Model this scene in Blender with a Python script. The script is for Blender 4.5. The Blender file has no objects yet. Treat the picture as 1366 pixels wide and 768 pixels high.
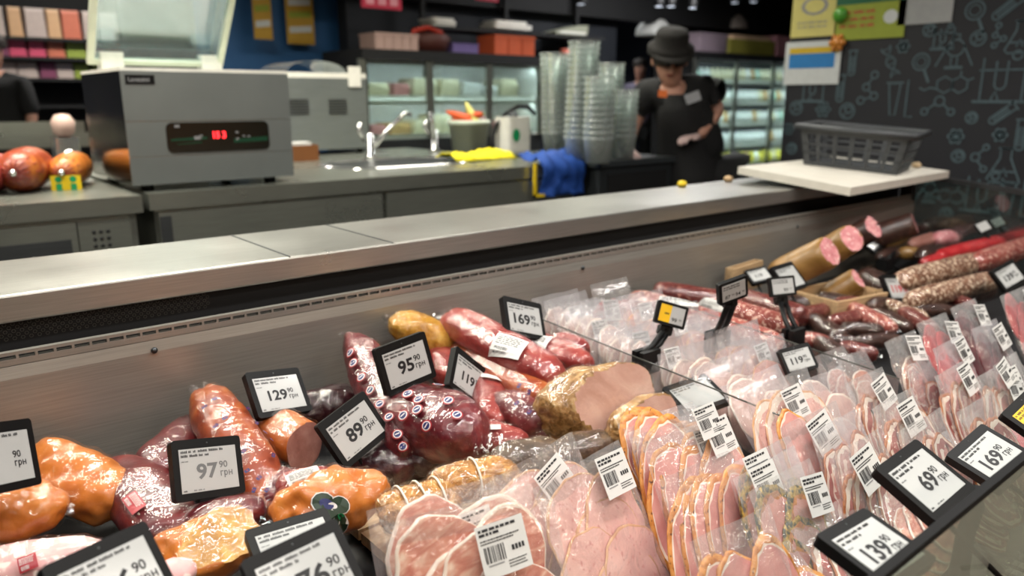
import bpy, bmesh, math, random
from mathutils import Vector, Matrix, noise
# ---------------------------------------------------------------- camera, world, lights, exposure
SC = bpy.context.scene
COL = SC.collection
FPX, PITCH, HEAD, CAMH = 1020.0, math.radians(13.9), math.radians(50.3), 1.25
_h = Vector((math.cos(HEAD), math.sin(HEAD), 0)); RIGHT = Vector((math.sin(HEAD), -math.cos(HEAD), 0)); ZUP = Vector((0, 0, 1))
FWD = _h * math.cos(PITCH) - ZUP * math.sin(PITCH); UPV = _h * math.sin(PITCH) + ZUP * math.cos(PITCH)
CAM = Vector((0, 0, CAMH))
cd = bpy.data.cameras.new('camera'); cam = bpy.data.objects.new('camera', cd); COL.objects.link(cam)
cam.matrix_world = Matrix(((RIGHT.x, UPV.x, -FWD.x, 0), (RIGHT.y, UPV.y, -FWD.y, 0), (RIGHT.z, UPV.z, -FWD.z, CAMH), (0, 0, 0, 1)))
cd.sensor_fit = 'HORIZONTAL'; cd.sensor_width = 36; cd.lens = FPX / 1366 * 36; cd.clip_start = .02
cd.dof.use_dof = True; cd.dof.focus_distance = 1.18; cd.dof.aperture_fstop = 3.0
SC.camera = cam
wd = bpy.data.worlds.new('world'); SC.world = wd; wd.use_nodes = True
wd.node_tree.nodes['Background'].inputs[0].default_value = (.9, .95, 1.0, 1); wd.node_tree.nodes['Background'].inputs[1].default_value = .035
SC.view_settings.view_transform = 'Standard'; SC.view_settings.look = 'None'; SC.view_settings.gamma = 1; SC.view_settings.use_curve_mapping = False
SC.view_settings.exposure = 0.0
SC.cycles.transparent_max_bounces = 48; SC.cycles.max_bounces = 8; SC.cycles.sample_clamp_indirect = 6
SC.cycles.caustics_reflective = False; SC.cycles.caustics_refractive = False
# unseen ceiling luminaires, some added as fill: x, y, z, length along X, width, watts, colour (their light is made with the lamps below)
LAMPS = [(-.4, .55, 2.75, 1.2, .14, 14, (1, .97, .94)), (1.3, .55, 2.75, 1.2, .14, 25, (1, .97, .94)), (3.0, .55, 2.75, 1.2, .14, 17, (1, .97, .94)),
         (.2, -.7, 2.75, 1.2, .14, 16, (1, .94, .86)), (2.2, -.7, 2.75, 1.2, .14, 16, (1, .94, .86)), (-.5, -2.9, 2.8, 1.5, .2, 55, (1, .85, .68)), (2.5, -2.9, 2.8, 1.5, .2, 55, (1, .85, .68)),  # last pair: unseen warm lamps added to light the front wall
         (.8, 3.6, 2.9, 1.5, .25, 75, (1, .97, .82)), (3.2, 3.5, 2.9, 1.5, .25, 34, (1, .97, .84)), (-1.2, 3.2, 2.9, 1.5, .25, 50, (1, .97, .82)), (.6, 2.3, 2.9, 1.5, .25, 40, (1, .97, .84)),
         (5.9, 4.4, 2.95, 1.5, .25, 65, (.97, .98, 1)), (2.0, 7.4, 3.0, 1.5, .3, 50, (1, .96, .9)), (6.5, 7.4, 3.0, 1.5, .3, 36, (.9, .97, 1)), (-1.0, 9.8, 3.0, 1.5, .3, 110, (1, .9, .8))]  # first: unseen lamp added to brighten the worker and fridge-top goods
# ---------------------------------------------------------------- helpers
def at(u, v, X=None, Y=None, Z=None, t=None):
    """world point seen at photo pixel (u, v), at a given world X, Y or Z or at depth t"""
    d = FWD + RIGHT * ((u - 683) / FPX) - UPV * ((v - 384) / FPX)
    if X is not None: t = X / d.x
    elif Y is not None: t = Y / d.y
    elif Z is not None: t = (Z - CAMH) / d.z
    return CAM + d * t
def ordn(k):
    k += 1; return '%d%s' % (k, 'th' if 10 < k % 100 < 14 else {1: 'st', 2: 'nd', 3: 'rd'}.get(k % 10, 'th'))
def depth(P): return (P - CAM).dot(FWD)
def tag(o, label, cat, group=None):
    o['label'] = label; o['category'] = cat
    if group: o['group'] = group
    return o
def empty(name, loc=(0, 0, 0), M=None):
    o = bpy.data.objects.new(name, None); COL.objects.link(o); o.empty_display_size = .02
    if M is not None: o.matrix_world = M
    else: o.location = loc
    return o
def thing(name, label, cat, loc=(0, 0, 0), group=None, M=None): return tag(empty(name, loc, M), label, cat, group)
def obj(name, me, parent=None, mats=None, loc=None):
    o = bpy.data.objects.new(name, me); COL.objects.link(o)
    if parent is not None: o.parent = parent
    if loc is not None: o.location = loc
    if mats is not None and not me.materials:
        for m in (mats if isinstance(mats, (list, tuple)) else [mats]): me.materials.append(m)
    return o
class MB:
    def __init__(s): s.v = []; s.f = []; s.m = []; s.sm = []
    def add(s, vs, fs, mi=0, smooth=False):
        b = len(s.v); s.v += [tuple(p) for p in vs]
        for q in fs: s.f.append(tuple(i + b for i in q)); s.m.append(mi); s.sm.append(smooth)
        return s
    def box(s, a, b, mi=0, M=None):
        x0, y0, z0 = a; x1, y1, z1 = b
        vs = [(x0, y0, z0), (x1, y0, z0), (x1, y1, z0), (x0, y1, z0), (x0, y0, z1), (x1, y0, z1), (x1, y1, z1), (x0, y1, z1)]
        if M is not None: vs = [M @ Vector(p) for p in vs]
        return s.add(vs, [(0, 3, 2, 1), (4, 5, 6, 7), (0, 1, 5, 4), (1, 2, 6, 5), (2, 3, 7, 6), (3, 0, 4, 7)], mi)
    def rbox(s, a, b, r, mi=0, M=None, ax=2, seg=4):
        """box with rounded corners seen along axis ax"""
        i, j = [k for k in range(3) if k != ax]
        pts = []
        for cx, cy, a0 in ((b[i] - r, b[j] - r, 0), (a[i] + r, b[j] - r, 90), (a[i] + r, a[j] + r, 180), (b[i] - r, a[j] + r, 270)):
            for k in range(seg + 1):
                an = math.radians(a0 + 90 * k / seg); pts.append((cx + r * math.cos(an), cy + r * math.sin(an)))
        vs = []
        for zz in (a[ax], b[ax]):
            for x, y in pts:
                p = [0, 0, 0]; p[i] = x; p[j] = y; p[ax] = zz; vs.append(Vector(p) if M is None else M @ Vector(p))
        n = len(pts)
        fs = [tuple(range(n))[::-1], tuple(range(n, 2 * n))] + [(k, (k + 1) % n, n + (k + 1) % n, n + k) for k in range(n)]
        return s.add(vs, fs, mi)
    def tube(s, pts, r, n=8, mi=0, cap=True):
        pts = [Vector(p) for p in pts]; rs = r if isinstance(r, (list, tuple)) else [r] * len(pts)
        vs = []; up = None
        for k, p in enumerate(pts):
            d = (pts[min(k + 1, len(pts) - 1)] - pts[max(k - 1, 0)]).normalized()
            if up is None: up = Vector((0, 0, 1)) if abs(d.z) < .9 else Vector((1, 0, 0))
            a = d.cross(up).normalized(); b = a.cross(d); up = b
            for q in range(n):
                an = 2 * math.pi * q / n; vs.append(p + (a * math.cos(an) + b * math.sin(an)) * rs[k])
        fs = [(k * n + q, k * n + (q + 1) % n, (k + 1) * n + (q + 1) % n, (k + 1) * n + q) for k in range(len(pts) - 1) for q in range(n)]
        s.add(vs, fs, mi, True)
        if cap: s.f += [tuple(range(len(s.v) - len(vs), len(s.v) - len(vs) + n))[::-1], tuple(range(len(s.v) - n, len(s.v)))]; s.m += [mi, mi]; s.sm += [False, False]
        return s
    def lathe(s, prof, n=24, mi=0, M=None, smooth=True):
        vs = []
        for rr, zz in prof:
            for q in range(n):
                an = 2 * math.pi * q / n; p = Vector((rr * math.cos(an), rr * math.sin(an), zz)); vs.append(p if M is None else M @ p)
        return s.add(vs, [(k * n + q, k * n + (q + 1) % n, (k + 1) * n + (q + 1) % n, (k + 1) * n + q) for k in range(len(prof) - 1) for q in range(n)], mi, smooth)
    def poly(s, pts, mi=0): return s.add(pts, [tuple(range(len(pts)))], mi)
    def prism(s, pts, d, mi=0):
        """closed outline (3D points) extruded by vector d"""
        n = len(pts); d = Vector(d); pts = [Vector(p) for p in pts]
        return s.add(pts + [p + d for p in pts], [tuple(range(n))[::-1], tuple(range(n, 2 * n))] + [(k, (k + 1) % n, n + (k + 1) % n, n + k) for k in range(n)], mi)
    def mesh(s, name):
        me = bpy.data.meshes.new(name); me.from_pydata(s.v, [], s.f)
        me.polygons.foreach_set('material_index', s.m); me.polygons.foreach_set('use_smooth', s.sm); me.update()
        return me
    def build(s, name, mats, parent=None, loc=None):
        me = s.mesh(name)
        bm = bmesh.new(); bm.from_mesh(me); bmesh.ops.recalc_face_normals(bm, faces=bm.faces); bm.to_mesh(me); bm.free()
        return obj(name, me, parent, mats, loc)
def frame(loc, n, x):
    n = Vector(n).normalized(); x = Vector(x); x = (x - n * x.dot(n)).normalized(); y = n.cross(x); L = Vector(loc)
    return Matrix(((x.x, y.x, n.x, L.x), (x.y, y.y, n.y, L.y), (x.z, y.z, n.z, L.z), (0, 0, 0, 1)))
def nz(p, s=1.0, seed=0): return noise.noise(Vector(p) * s + Vector((seed * 7.31, seed * 3.17, seed * 1.77)))
def copy_tree(o, parent=None):
    c = o.copy(); COL.objects.link(c); c.parent = parent
    for ch in list(o.children): copy_tree(ch, c)
    return c
_fc = {}
def text_mesh(s, size, bold=0.0):
    k = (s, size, bold)
    if k in _fc: return _fc[k]
    c = bpy.data.curves.new('text', 'FONT'); c.body = s; c.size = size; c.align_x = 'LEFT'; c.offset = bold; c.resolution_u = 3
    o = bpy.data.objects.new('text', c); COL.objects.link(o)
    dg = bpy.context.evaluated_depsgraph_get(); me = bpy.data.meshes.new_from_object(o.evaluated_get(dg))
    me.materials.clear(); w = max([v.co.x for v in me.vertices] or [0])
    bpy.data.objects.remove(o); _fc[k] = (me, w); return _fc[k]
def glyphs_unit(mb, s, x, y, z, mi):
    """the currency word in Cyrillic small letters, drawn with strokes; s = x-height"""
    w = s * .2
    def q(a, b, c, d): mb.add([(x + a * s, y + b * s, z), (x + c * s, y + b * s, z), (x + c * s, y + d * s, z), (x + a * s, y + d * s, z)], [(0, 1, 2, 3)], mi)
    q(0, 0, .2, 1); q(.2, .8, .6, 1)
    q(.75, -.4, .95, 1); N = 14
    o_ = [(x + s * (1.13 + .36 * math.cos(k * 2 * math.pi / N)), y + s * (.5 + .5 * math.sin(k * 2 * math.pi / N)), z) for k in range(N)]; i_ = [(x + s * (1.13 + .17 * math.cos(k * 2 * math.pi / N)), y + s * (.5 + .31 * math.sin(k * 2 * math.pi / N)), z) for k in range(N)]
    mb.add(o_ + i_, [(k, (k + 1) % N, N + (k + 1) % N, N + k) for k in range(N)], mi)
    q(1.68, 0, 1.88, 1); q(2.26, 0, 2.46, 1); q(1.88, .42, 2.26, .6)
def add_text(mb, s, size, x, y, z, mi, bold=0.0, sx=1.0, M=None, align=0):
    me, w = text_mesh(s, size, bold); off = -w * sx * align
    vs = [Vector((v.co.x * sx + x + off, v.co.y + y, z)) for v in me.vertices]
    if M is not None: vs = [M @ p for p in vs]
    mb.add(vs, [tuple(p.vertices) for p in me.polygons], mi)
    return w * sx
# ---------------------------------------------------------------- materials
def lin(h):
    h = h.lstrip('#'); c = [int(h[i:i + 2], 16) / 255 for i in (0, 2, 4)]
    return tuple(((x + .055) / 1.055) ** 2.4 if x > .04045 else x / 12.92 for x in c) + (1,)
def mat(name, col, rough=.5, metal=0, noise_amt=.06, scale=20, bump=0, coat=0, spec=.5, emit=None, es=0, sss=0, stretch=None, trans=0):
    m = bpy.data.materials.new(name); m.use_nodes = True; nt = m.node_tree; b = nt.nodes['Principled BSDF']
    c = lin(col)
    tc = nt.nodes.new('ShaderNodeTexCoord'); mp = nt.nodes.new('ShaderNodeMapping'); nt.links.new(tc.outputs['Object'], mp.inputs[0])
    if stretch: mp.inputs['Scale'].default_value = stretch
    nn = nt.nodes.new('ShaderNodeTexNoise'); nn.inputs['Scale'].default_value = scale; nn.inputs['Detail'].default_value = 4; nt.links.new(mp.outputs[0], nn.inputs['Vector'])
    r = nt.nodes.new('ShaderNodeValToRGB'); nt.links.new(nn.outputs['Fac'], r.inputs[0])
    r.color_ramp.elements[0].position = .3; r.color_ramp.elements[1].position = .7
    r.color_ramp.elements[0].color = tuple(x * (1 - noise_amt) for x in c[:3]) + (1,); r.color_ramp.elements[1].color = tuple(min(1, x * (1 + noise_amt)) for x in c[:3]) + (1,)
    nt.links.new(r.outputs[0], b.inputs['Base Color'])
    b.inputs['Roughness'].default_value = rough; b.inputs['Metallic'].default_value = metal
    b.inputs['Coat Weight'].default_value = coat; b.inputs['Coat Roughness'].default_value = .12; b.inputs['Specular IOR Level'].default_value = spec
    if sss: b.inputs['Subsurface Weight'].default_value = sss; b.inputs['Subsurface Radius'].default_value = (.01, .004, .003)
    if trans: b.inputs['Transmission Weight'].default_value = trans
    if emit: b.inputs['Emission Color'].default_value = lin(emit); b.inputs['Emission Strength'].default_value = es
    if bump:
        bp = nt.nodes.new('ShaderNodeBump'); bp.inputs['Strength'].default_value = bump; bp.inputs['Distance'].default_value = .004
        nt.links.new(nn.outputs['Fac'], bp.inputs['Height']); nt.links.new(bp.outputs[0], b.inputs['Normal'])
    return m
def steel(name, col='#9a9a96', rough=.32, stretch=(1.5, 60, 60), metal=.85):
    m = mat(name, col, rough, metal, .1, 6, 0, stretch=stretch); nt = m.node_tree; b = nt.nodes['Principled BSDF']
    nn = [n for n in nt.nodes if n.type == 'TEX_NOISE'][0]
    mr = nt.nodes.new('ShaderNodeMapRange'); mr.inputs['To Min'].default_value = rough - .09; mr.inputs['To Max'].default_value = rough + .12
    n2 = nt.nodes.new('ShaderNodeTexNoise'); n2.inputs['Scale'].default_value = 3.5; n2.inputs['Detail'].default_value = 6
    tc = [n for n in nt.nodes if n.type == 'TEX_COORD'][0]; nt.links.new(tc.outputs['Object'], n2.inputs['Vector'])
    nt.links.new(n2.outputs['Fac'], mr.inputs[0]); nt.links.new(mr.outputs[0], b.inputs['Roughness'])
    bp = nt.nodes.new('ShaderNodeBump'); bp.inputs['Strength'].default_value = .04; bp.inputs['Distance'].default_value = .002; nt.links.new(nn.outputs['Fac'], bp.inputs['Height']); nt.links.new(bp.outputs[0], b.inputs['Normal'])
    return m
def meat(name, cols, scale=18, rough=.34, bump=.25, coat=.5,  spots=None, spot_scale=90, stretch=None, spot_pos=.62):
    """blotchy flesh: cols = 3 colours through one noise, spots = (colour) specks through a second"""
    m = mat(name, cols[1], rough + .08, 0, .1, scale, bump * 2.2, coat * .15, sss=.08, stretch=stretch); nt = m.node_tree; b = nt.nodes['Principled BSDF']
    r = [n for n in nt.nodes if n.type == 'VALTORGB'][0]; nn = [n for n in nt.nodes if n.type == 'TEX_NOISE'][0]; nn.inputs['Distortion'].default_value = .8
    e = r.color_ramp.elements; e[0].color = lin(cols[0]); e[0].position = .32; e[1].color = lin(cols[2]); e[1].position = .7; q = e.new(.5); q.color = lin(cols[1])
    bps = [n for n in nt.nodes if n.type == 'BUMP']
    if bps and bump > .12:
        n3 = nt.nodes.new('ShaderNodeTexNoise'); n3.inputs['Scale'].default_value = scale * 5; n3.inputs['Detail'].default_value = 5; nt.links.new([n for n in nt.nodes if n.type == 'TEX_COORD'][0].outputs['Object'], n3.inputs['Vector'])
        b2 = nt.nodes.new('ShaderNodeBump'); b2.inputs['Strength'].default_value = min(1, bump * 1.6); b2.inputs['Distance'].default_value = .0025; nt.links.new(n3.outputs['Fac'], b2.inputs['Height']); nt.links.new(bps[0].outputs[0], b2.inputs['Normal']); nt.links.new(b2.outputs[0], b.inputs['Normal'])
        mm = nt.nodes.new('ShaderNodeMix'); mm.data_type = 'FLOAT'; mm.inputs[0].default_value = .35; nt.links.new(nn.outputs['Fac'], mm.inputs[2]); nt.links.new(n3.outputs['Fac'], mm.inputs[3]); nt.links.new(mm.outputs[0], r.inputs[0])
    if spots:
        vo = nt.nodes.new('ShaderNodeTexNoise'); vo.inputs['Scale'].default_value = spot_scale; vo.inputs['Detail'].default_value = 1.5
        tc = [n for n in nt.nodes if n.type == 'TEX_COORD'][0]; nt.links.new(tc.outputs['Object'], vo.inputs['Vector'])
        rr = nt.nodes.new('ShaderNodeValToRGB'); rr.color_ramp.elements[0].position = spot_pos - .04; rr.color_ramp.elements[1].position = spot_pos + .04; nt.links.new(vo.outputs['Fac'], rr.inputs[0])
        mx = nt.nodes.new('ShaderNodeMix'); mx.data_type = 'RGBA'; nt.links.new(rr.outputs[0], mx.inputs[0]); nt.links.new(r.outputs[0], mx.inputs[6]); mx.inputs[7].default_value = lin(spots); nt.links.new(mx.outputs[2], b.inputs['Base Color'])
    return m
def film(name, base=.05, edge=.45, milk=.35, rough=.12, tint='#ffffff', bump=.5, scale=35, mtint='#ffffff', dist=.006):
    """clear plastic film: mostly lets light through, glossy and slightly milky where it turns away"""
    m = bpy.data.materials.new(name); m.use_nodes = True; nt = m.node_tree; nt.nodes.clear()
    out = nt.nodes.new('ShaderNodeOutputMaterial'); mx = nt.nodes.new('ShaderNodeMixShader'); tr = nt.nodes.new('ShaderNodeBsdfTransparent'); tr.inputs[0].default_value = lin(tint)
    m2 = nt.nodes.new('ShaderNodeMixShader'); gl = nt.nodes.new('ShaderNodeBsdfGlossy'); gl.inputs['Roughness'].default_value = rough; gl.inputs['Color'].default_value = (1, 1, 1, 1)
    df = nt.nodes.new('ShaderNodeBsdfDiffuse'); df.inputs[0].default_value = lin(mtint); m2.inputs[0].default_value = milk
    nt.links.new(gl.outputs[0], m2.inputs[1]); nt.links.new(df.outputs[0], m2.inputs[2])
    lw = nt.nodes.new('ShaderNodeLayerWeight'); lw.inputs[0].default_value = .35; mr = nt.nodes.new('ShaderNodeMapRange'); mr.inputs['To Min'].default_value = base; mr.inputs['To Max'].default_value = edge
    tc = nt.nodes.new('ShaderNodeTexCoord'); nn = nt.nodes.new('ShaderNodeTexNoise'); nn.inputs['Scale'].default_value = scale; nn.inputs['Detail'].default_value = 3; nn.inputs['Distortion'].default_value = 1.5
    nt.links.new(tc.outputs['Object'], nn.inputs['Vector'])
    bp = nt.nodes.new('ShaderNodeBump'); bp.inputs['Strength'].default_value = bump; bp.inputs['Distance'].default_value = dist; nt.links.new(nn.outputs['Fac'], bp.inputs['Height'])
    nt.links.new(bp.outputs[0], gl.inputs['Normal']); nt.links.new(bp.outputs[0], lw.inputs['Normal'])
    nt.links.new(lw.outputs['Facing'], mr.inputs[0]); nt.links.new(mr.outputs[0], mx.inputs[0])
    nt.links.new(tr.outputs[0], mx.inputs[1]); nt.links.new(m2.outputs[0], mx.inputs[2]); nt.links.new(mx.outputs[0], out.inputs[0])
    return m
def emis(name, col, s):
    m = bpy.data.materials.new(name); m.use_nodes = True; b = m.node_tree.nodes['Principled BSDF']; b.inputs['Base Color'].default_value = lin(col); b.inputs['Emission Color'].default_value = lin(col); b.inputs['Emission Strength'].default_value = s
    return m
S_CASE = steel('brushed_steel_case', '#9d9a93', .34, metal=.55); S_SHELF = steel('brushed_steel_shelf', '#b4b3ae', .3); S_TABLE = steel('brushed_steel_table', '#9da097', .28, metal=.8); S_MACH = steel('machine_steel', '#848a89', .42, metal=.6)
S_DARK = steel('dark_steel', '#55585a', .4); CHROME = steel('chrome', '#c8c8c8', .12)
BLK = mat('black_plastic', '#070708', .5, spec=.25); BLK2 = mat('matte_black', '#0a0a0c', .7); GREYP = mat('dark_grey_plastic', '#3a3d40', .5, noise_amt=.1)
WHT = mat('white_plastic', '#e8e6de', .45); PAPER = mat('label_paper', '#d6d6d3', .55, noise_amt=.03); INK = mat('label_ink', '#26262a', .6); INKG = mat('grey_ink', '#8a8a8c', .6)
SCREEN = mat('paper_display', '#b4b6b5', .35, noise_amt=.02, coat=.4); SINK = mat('display_ink', '#101014', .5); SINKG = mat('display_grey_ink', '#6b6d6e', .5); RED_INK = mat('display_red_ink', '#b02028', .5); YEL = mat('display_yellow', '#e8b818', .4)
FILM = film('clear_film', .018, .2, .0, .05, bump=.5, scale=38, dist=.007); POUCH = film('pouch_film', .085, .5, .4, .12, bump=.7, scale=32); POUCHC = film('pouch_film_cloudy', .12, .5, .55, .2, bump=.4, scale=40, mtint='#e8e6ea')
GLASS = film('glass_pane', .07, .5, .12, .02, tint='#dfe8e4', bump=0); ACR = film('clear_acrylic', .05, .4, .1, .05, bump=0); CUPF = film('clear_cup_plastic', .28, .8, .7, .2, tint='#e9efed', bump=.1, mtint='#dde6e4')
WOOD = mat('pale_wood', '#b89a74', .6, 0, .18, 12, .1, stretch=(1, 12, 12)); CARD = mat('beige_cardboard', '#bfa887', .7, 0, .1, 14)
# ---------------------------------------------------------------- setting
def struct(name, mb, mats, parent=None):
    o = mb.build(name, mats, parent); o['kind'] = 'structure'; return o
M_FLOOR = mat('floor_tile', '#5d5a56', .35, 0, .1, 3); M_CEIL = mat('ceiling_dark', '#1b1d22', .8); M_WALLD = mat('wall_navy', '#1a2130', .7); M_WALLB = mat('wall_blue', '#2d5f93', .6, 0, .05, 2)
M_CHALK = mat('chalkboard_print', '#13141c', .55, 0, .12, 3); M_DOODLE = mat('doodle_print', '#46585f', .6, 0, .12, 30)
struct('floor', MB().box((-6, -4, -.1), (10, 13, 0)), M_FLOOR)
struct('ceiling', MB().box((-6, -4, 3.3), (10, 13, 3.4)), M_CEIL)
struct('wall_back', MB().box((-6, 12.5, 0), (10, 12.7, 3.3)), M_WALLD)
struct('wall_left', MB().box((-6.2, -4, 0), (-6, 13, 3.3)), M_WALLD)
struct('wall_front', MB().box((-6, -4.2, 0), (10, -4, 3.3)), mat('wall_warm_bounce', '#9a6a44', .6, 0, .2, 4))  # unseen wall, toned warm so the steel shelf face reflects brown
struct('wall_far_right', MB().box((9.8, -4, 0), (10, 13, 3.3)), M_WALLD)
WX = 4.2
wr = struct('wall_right', MB().box((WX, -3.9, 0), (WX + .14, 2.54, 3.25)), M_CHALK)
# printed science motifs on the dark wall: outlines as flat strips, built in wall coordinates (a = along -Y, b = up)
def ribbon(mb, pts, w, closed=False):
    P = [Vector((p[0], p[1])) for p in pts]; n = len(P); L = []; R = []
    for k in range(n):
        a = P[(k - 1) % n] if (closed or k > 0) else P[k]; b = P[(k + 1) % n] if (closed or k < n - 1) else P[k]
        d = (b - a); d = d.normalized() if d.length > 1e-9 else Vector((1, 0)); q = Vector((-d.y, d.x)) * w / 2; L.append(P[k] + q); R.append(P[k] - q)
    vs = [(p.x, p.y, 0) for p in L] + [(p.x, p.y, 0) for p in R]
    mb.add(vs, [(k, (k + 1) % n, n + (k + 1) % n, n + k) for k in range(n if closed else n - 1)])
def circ(cx, cy, r, n=18, a0=0, a1=360): return [(cx + r * math.cos(math.radians(a0 + (a1 - a0) * k / n)), cy + r * math.sin(math.radians(a0 + (a1 - a0) * k / n))) for k in range(n + (0 if a1 - a0 == 360 else 1))]
def m_flask(mb, w): ribbon(mb, [(-.03, .1), (-.03, .04), (-.09, -.09), (-.07, -.11), (.07, -.11), (.09, -.09), (.03, .04), (.03, .1)], w, True); ribbon(mb, [(-.045, .1), (.045, .1)], w); ribbon(mb, [(-.06, -.04), (.06, -.04)], w); ribbon(mb, [(-.02, -.07), (.0, -.02), (.02, -.07)], w)
def m_tube(mb, w): ribbon(mb, [(-.025, .09), (-.025, -.07)] + circ(0, -.07, .025, 8, 180, 360) + [(.025, .09)], w); ribbon(mb, [(-.04, .095), (.04, .095)], w); ribbon(mb, [(-.01, .05), (-.01, -.07), (.01, -.07), (.01, .05)], w, True)
def m_lens(mb, w): ribbon(mb, circ(0, .03, .06), w, True); ribbon(mb, circ(0, .03, .035), w * .7, True); ribbon(mb, [(.03, -.03), (.07, -.12)], w * 1.6)
def m_mol(mb, w):
    pts = [(-.07, -.08), (.02, -.05), (-.04, .01), (.01, .09)]
    for p in pts: ribbon(mb, circ(p[0], p[1], .024, 12), w, True)
    for a, b in zip(pts, pts[1:]):
        d = Vector(b) - Vector(a); d.normalize(); ribbon(mb, [Vector(a) + d * .026, Vector(b) - d * .026], w)
def m_hex(mb, w):
    for cx in (-.055, .055): ribbon(mb, circ(cx, 0, .062, 6, 30, 390)[:6], w, True)
    ribbon(mb, [(.11, .03), (.15, .05)], w); ribbon(mb, [(-.11, -.03), (-.16, -.02), (-.2, -.04), (-.24, -.02)], w)
    ribbon(mb, [(.055, .06), (.055, .1)], w)
def m_tri(mb, w):
    for p in ((0, .05), (-.09, -.02), (.08, -.02)): ribbon(mb, circ(p[0], p[1], .032 if p[0] == 0 else .022, 12), w, True)
    ribbon(mb, [(-.03, .03), (-.07, -.005)], w); ribbon(mb, [(.028, .03), (.062, -.005)], w)
def m_burner(mb, w): ribbon(mb, circ(0, .03, .055), w, True); ribbon(mb, [(-.02, .085), (-.02, .12), (.02, .12), (.02, .085)], w); ribbon(mb, [(-.06, -.1), (.06, -.1)], w * 1.6); ribbon(mb, [(-.02, -.03), (-.02, -.09), (.02, -.09), (.02, -.03)], w); ribbon(mb, [(-.05, .05), (-.12, -.09)], w); ribbon(mb, [(.05, .05), (.12, -.09)], w)
def m_stand(mb, w):
    ribbon(mb, [(-.14, -.13), (.14, -.13)], w * 1.6); ribbon(mb, [(-.1, -.13), (-.1, .12)], w); ribbon(mb, [(.12, -.13), (.12, .12)], w); ribbon(mb, [(-.12, .05), (.14, .05)], w)
    ribbon(mb, [(-.03, .1), (-.03, -.03)] + circ(0.0, -.03, .03, 8, 180, 360) + [(.03, .1)], w); ribbon(mb, [(-.04, -.12), (-.02, -.07), (.0, -.12)], w); ribbon(mb, circ(.07, .13, .025, 12), w, True)
def m_dna(mb, w):
    for s in (1, -1): ribbon(mb, [(s * .035 * math.cos(k * .55), -.12 + k * .02) for k in range(13)], w)
    for k in (1, 3, 5, 7, 9, 11): ribbon(mb, [(-.03 * math.cos(k * .55), -.12 + k * .02), (.03 * math.cos(k * .55), -.12 + k * .02)], w * .7)
def m_fun(mb, w): ribbon(mb, [(-.06, .1), (.06, .1)], w); ribbon(mb, [(-.04, .09), (-.015, -.12), (.02, -.12), (.04, .09)], w, True); ribbon(mb, [(.09, .12), (.09, -.13), (.14, -.13)], w)
def m_cell(mb, w): ribbon(mb, circ(0, 0, .055), w, True); ribbon(mb, circ(.01, .01, .025, 10), w, True); ribbon(mb, [(-.03, -.02), (-.01, -.035)], w); ribbon(mb, [(-.03, .02), (-.015, .035)], w)
def m_atom(mb, w):
    for a in (0, 60, 120): ribbon(mb, [(.08 * math.cos(t) * math.cos(math.radians(a)) - .03 * math.sin(t) * math.sin(math.radians(a)), .08 * math.cos(t) * math.sin(math.radians(a)) + .03 * math.sin(t) * math.cos(math.radians(a))) for t in [k * .3142 for k in range(20)]], w, True)
    ribbon(mb, circ(0, 0, .014, 8), w, True)
MOT = [m_flask, m_tube, m_lens, m_mol, m_hex, m_tri, m_burner, m_stand, m_dna, m_fun, m_cell, m_atom]
# (photo x, y, motif, turn, size)
DO = [(1137, 84, 1, 0, 1), (1163, 118, 3, 0, 1.15), (1188, 82, 8, 25, 1), (1192, 130, 9, 0, 1.1), (1205, 62, 11, 0, .6), (1228, 88, 2, 0, 1), (1240, 40, 10, 0, .8), (1258, 50, 7, 0, .6), (1274, 70, 6, 0, 1.05), (1270, 113, 4, 0, .95),
      (1252, 145, 5, 0, 1.1), (1300, 20, 2, 0, 1.05), (1344, 10, 1, -50, 1.1), (1305, 51, 10, 0, .9), (1334, 46, 3, 20, .7), (1362, 48, 0, 0, 1), (1335, 105, 7, 0, 1.2), (1296, 157, 10, 0, .7), (1337, 152, 1, -50, 1), (1334, 180, 11, 0, .6),
      (1062, 144, 10, 0, 1), (1098, 146, 11, 0, .8), (1084, 118, 7, 0, .8), (1121, 118, 1, 0, 1.1), (1130, 148, 10, 0, 1.1), (1275, 182, 11, 0, .7), (1310, 210, 5, 90, .9), (1278, 208, 10, 0, .8), (1340, 220, 0, 0, 1.15), (1362, 180, 1, 0, 1.1),
      (1056, 198, 10, 0, .8), (1052, 172, 11, 0, .6), (1240, 255, 6, 0, .8), (1268, 262, 4, 0, .8), (1310, 258, 7, 0, 1), (1345, 262, 9, 0, 1), (1225, 15, 3, 40, .7), (1262, 285, 10, 0, .8), (1330, 292, 8, 30, .8)]
for u, v, k, rot, s in DO:
    s *= .68; mb = MB(); MOT[k](mb, .0085 / s)
    o = mb.build('printed_motif', M_DOODLE, wr)
    P = at(u, v, X=WX - .003); c, sn = math.cos(math.radians(rot)), math.sin(math.radians(rot))
    o.matrix_world = frame(P, (-1, 0, 0), (0, -c, sn)) @ Matrix.Scale(s, 4)
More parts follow.
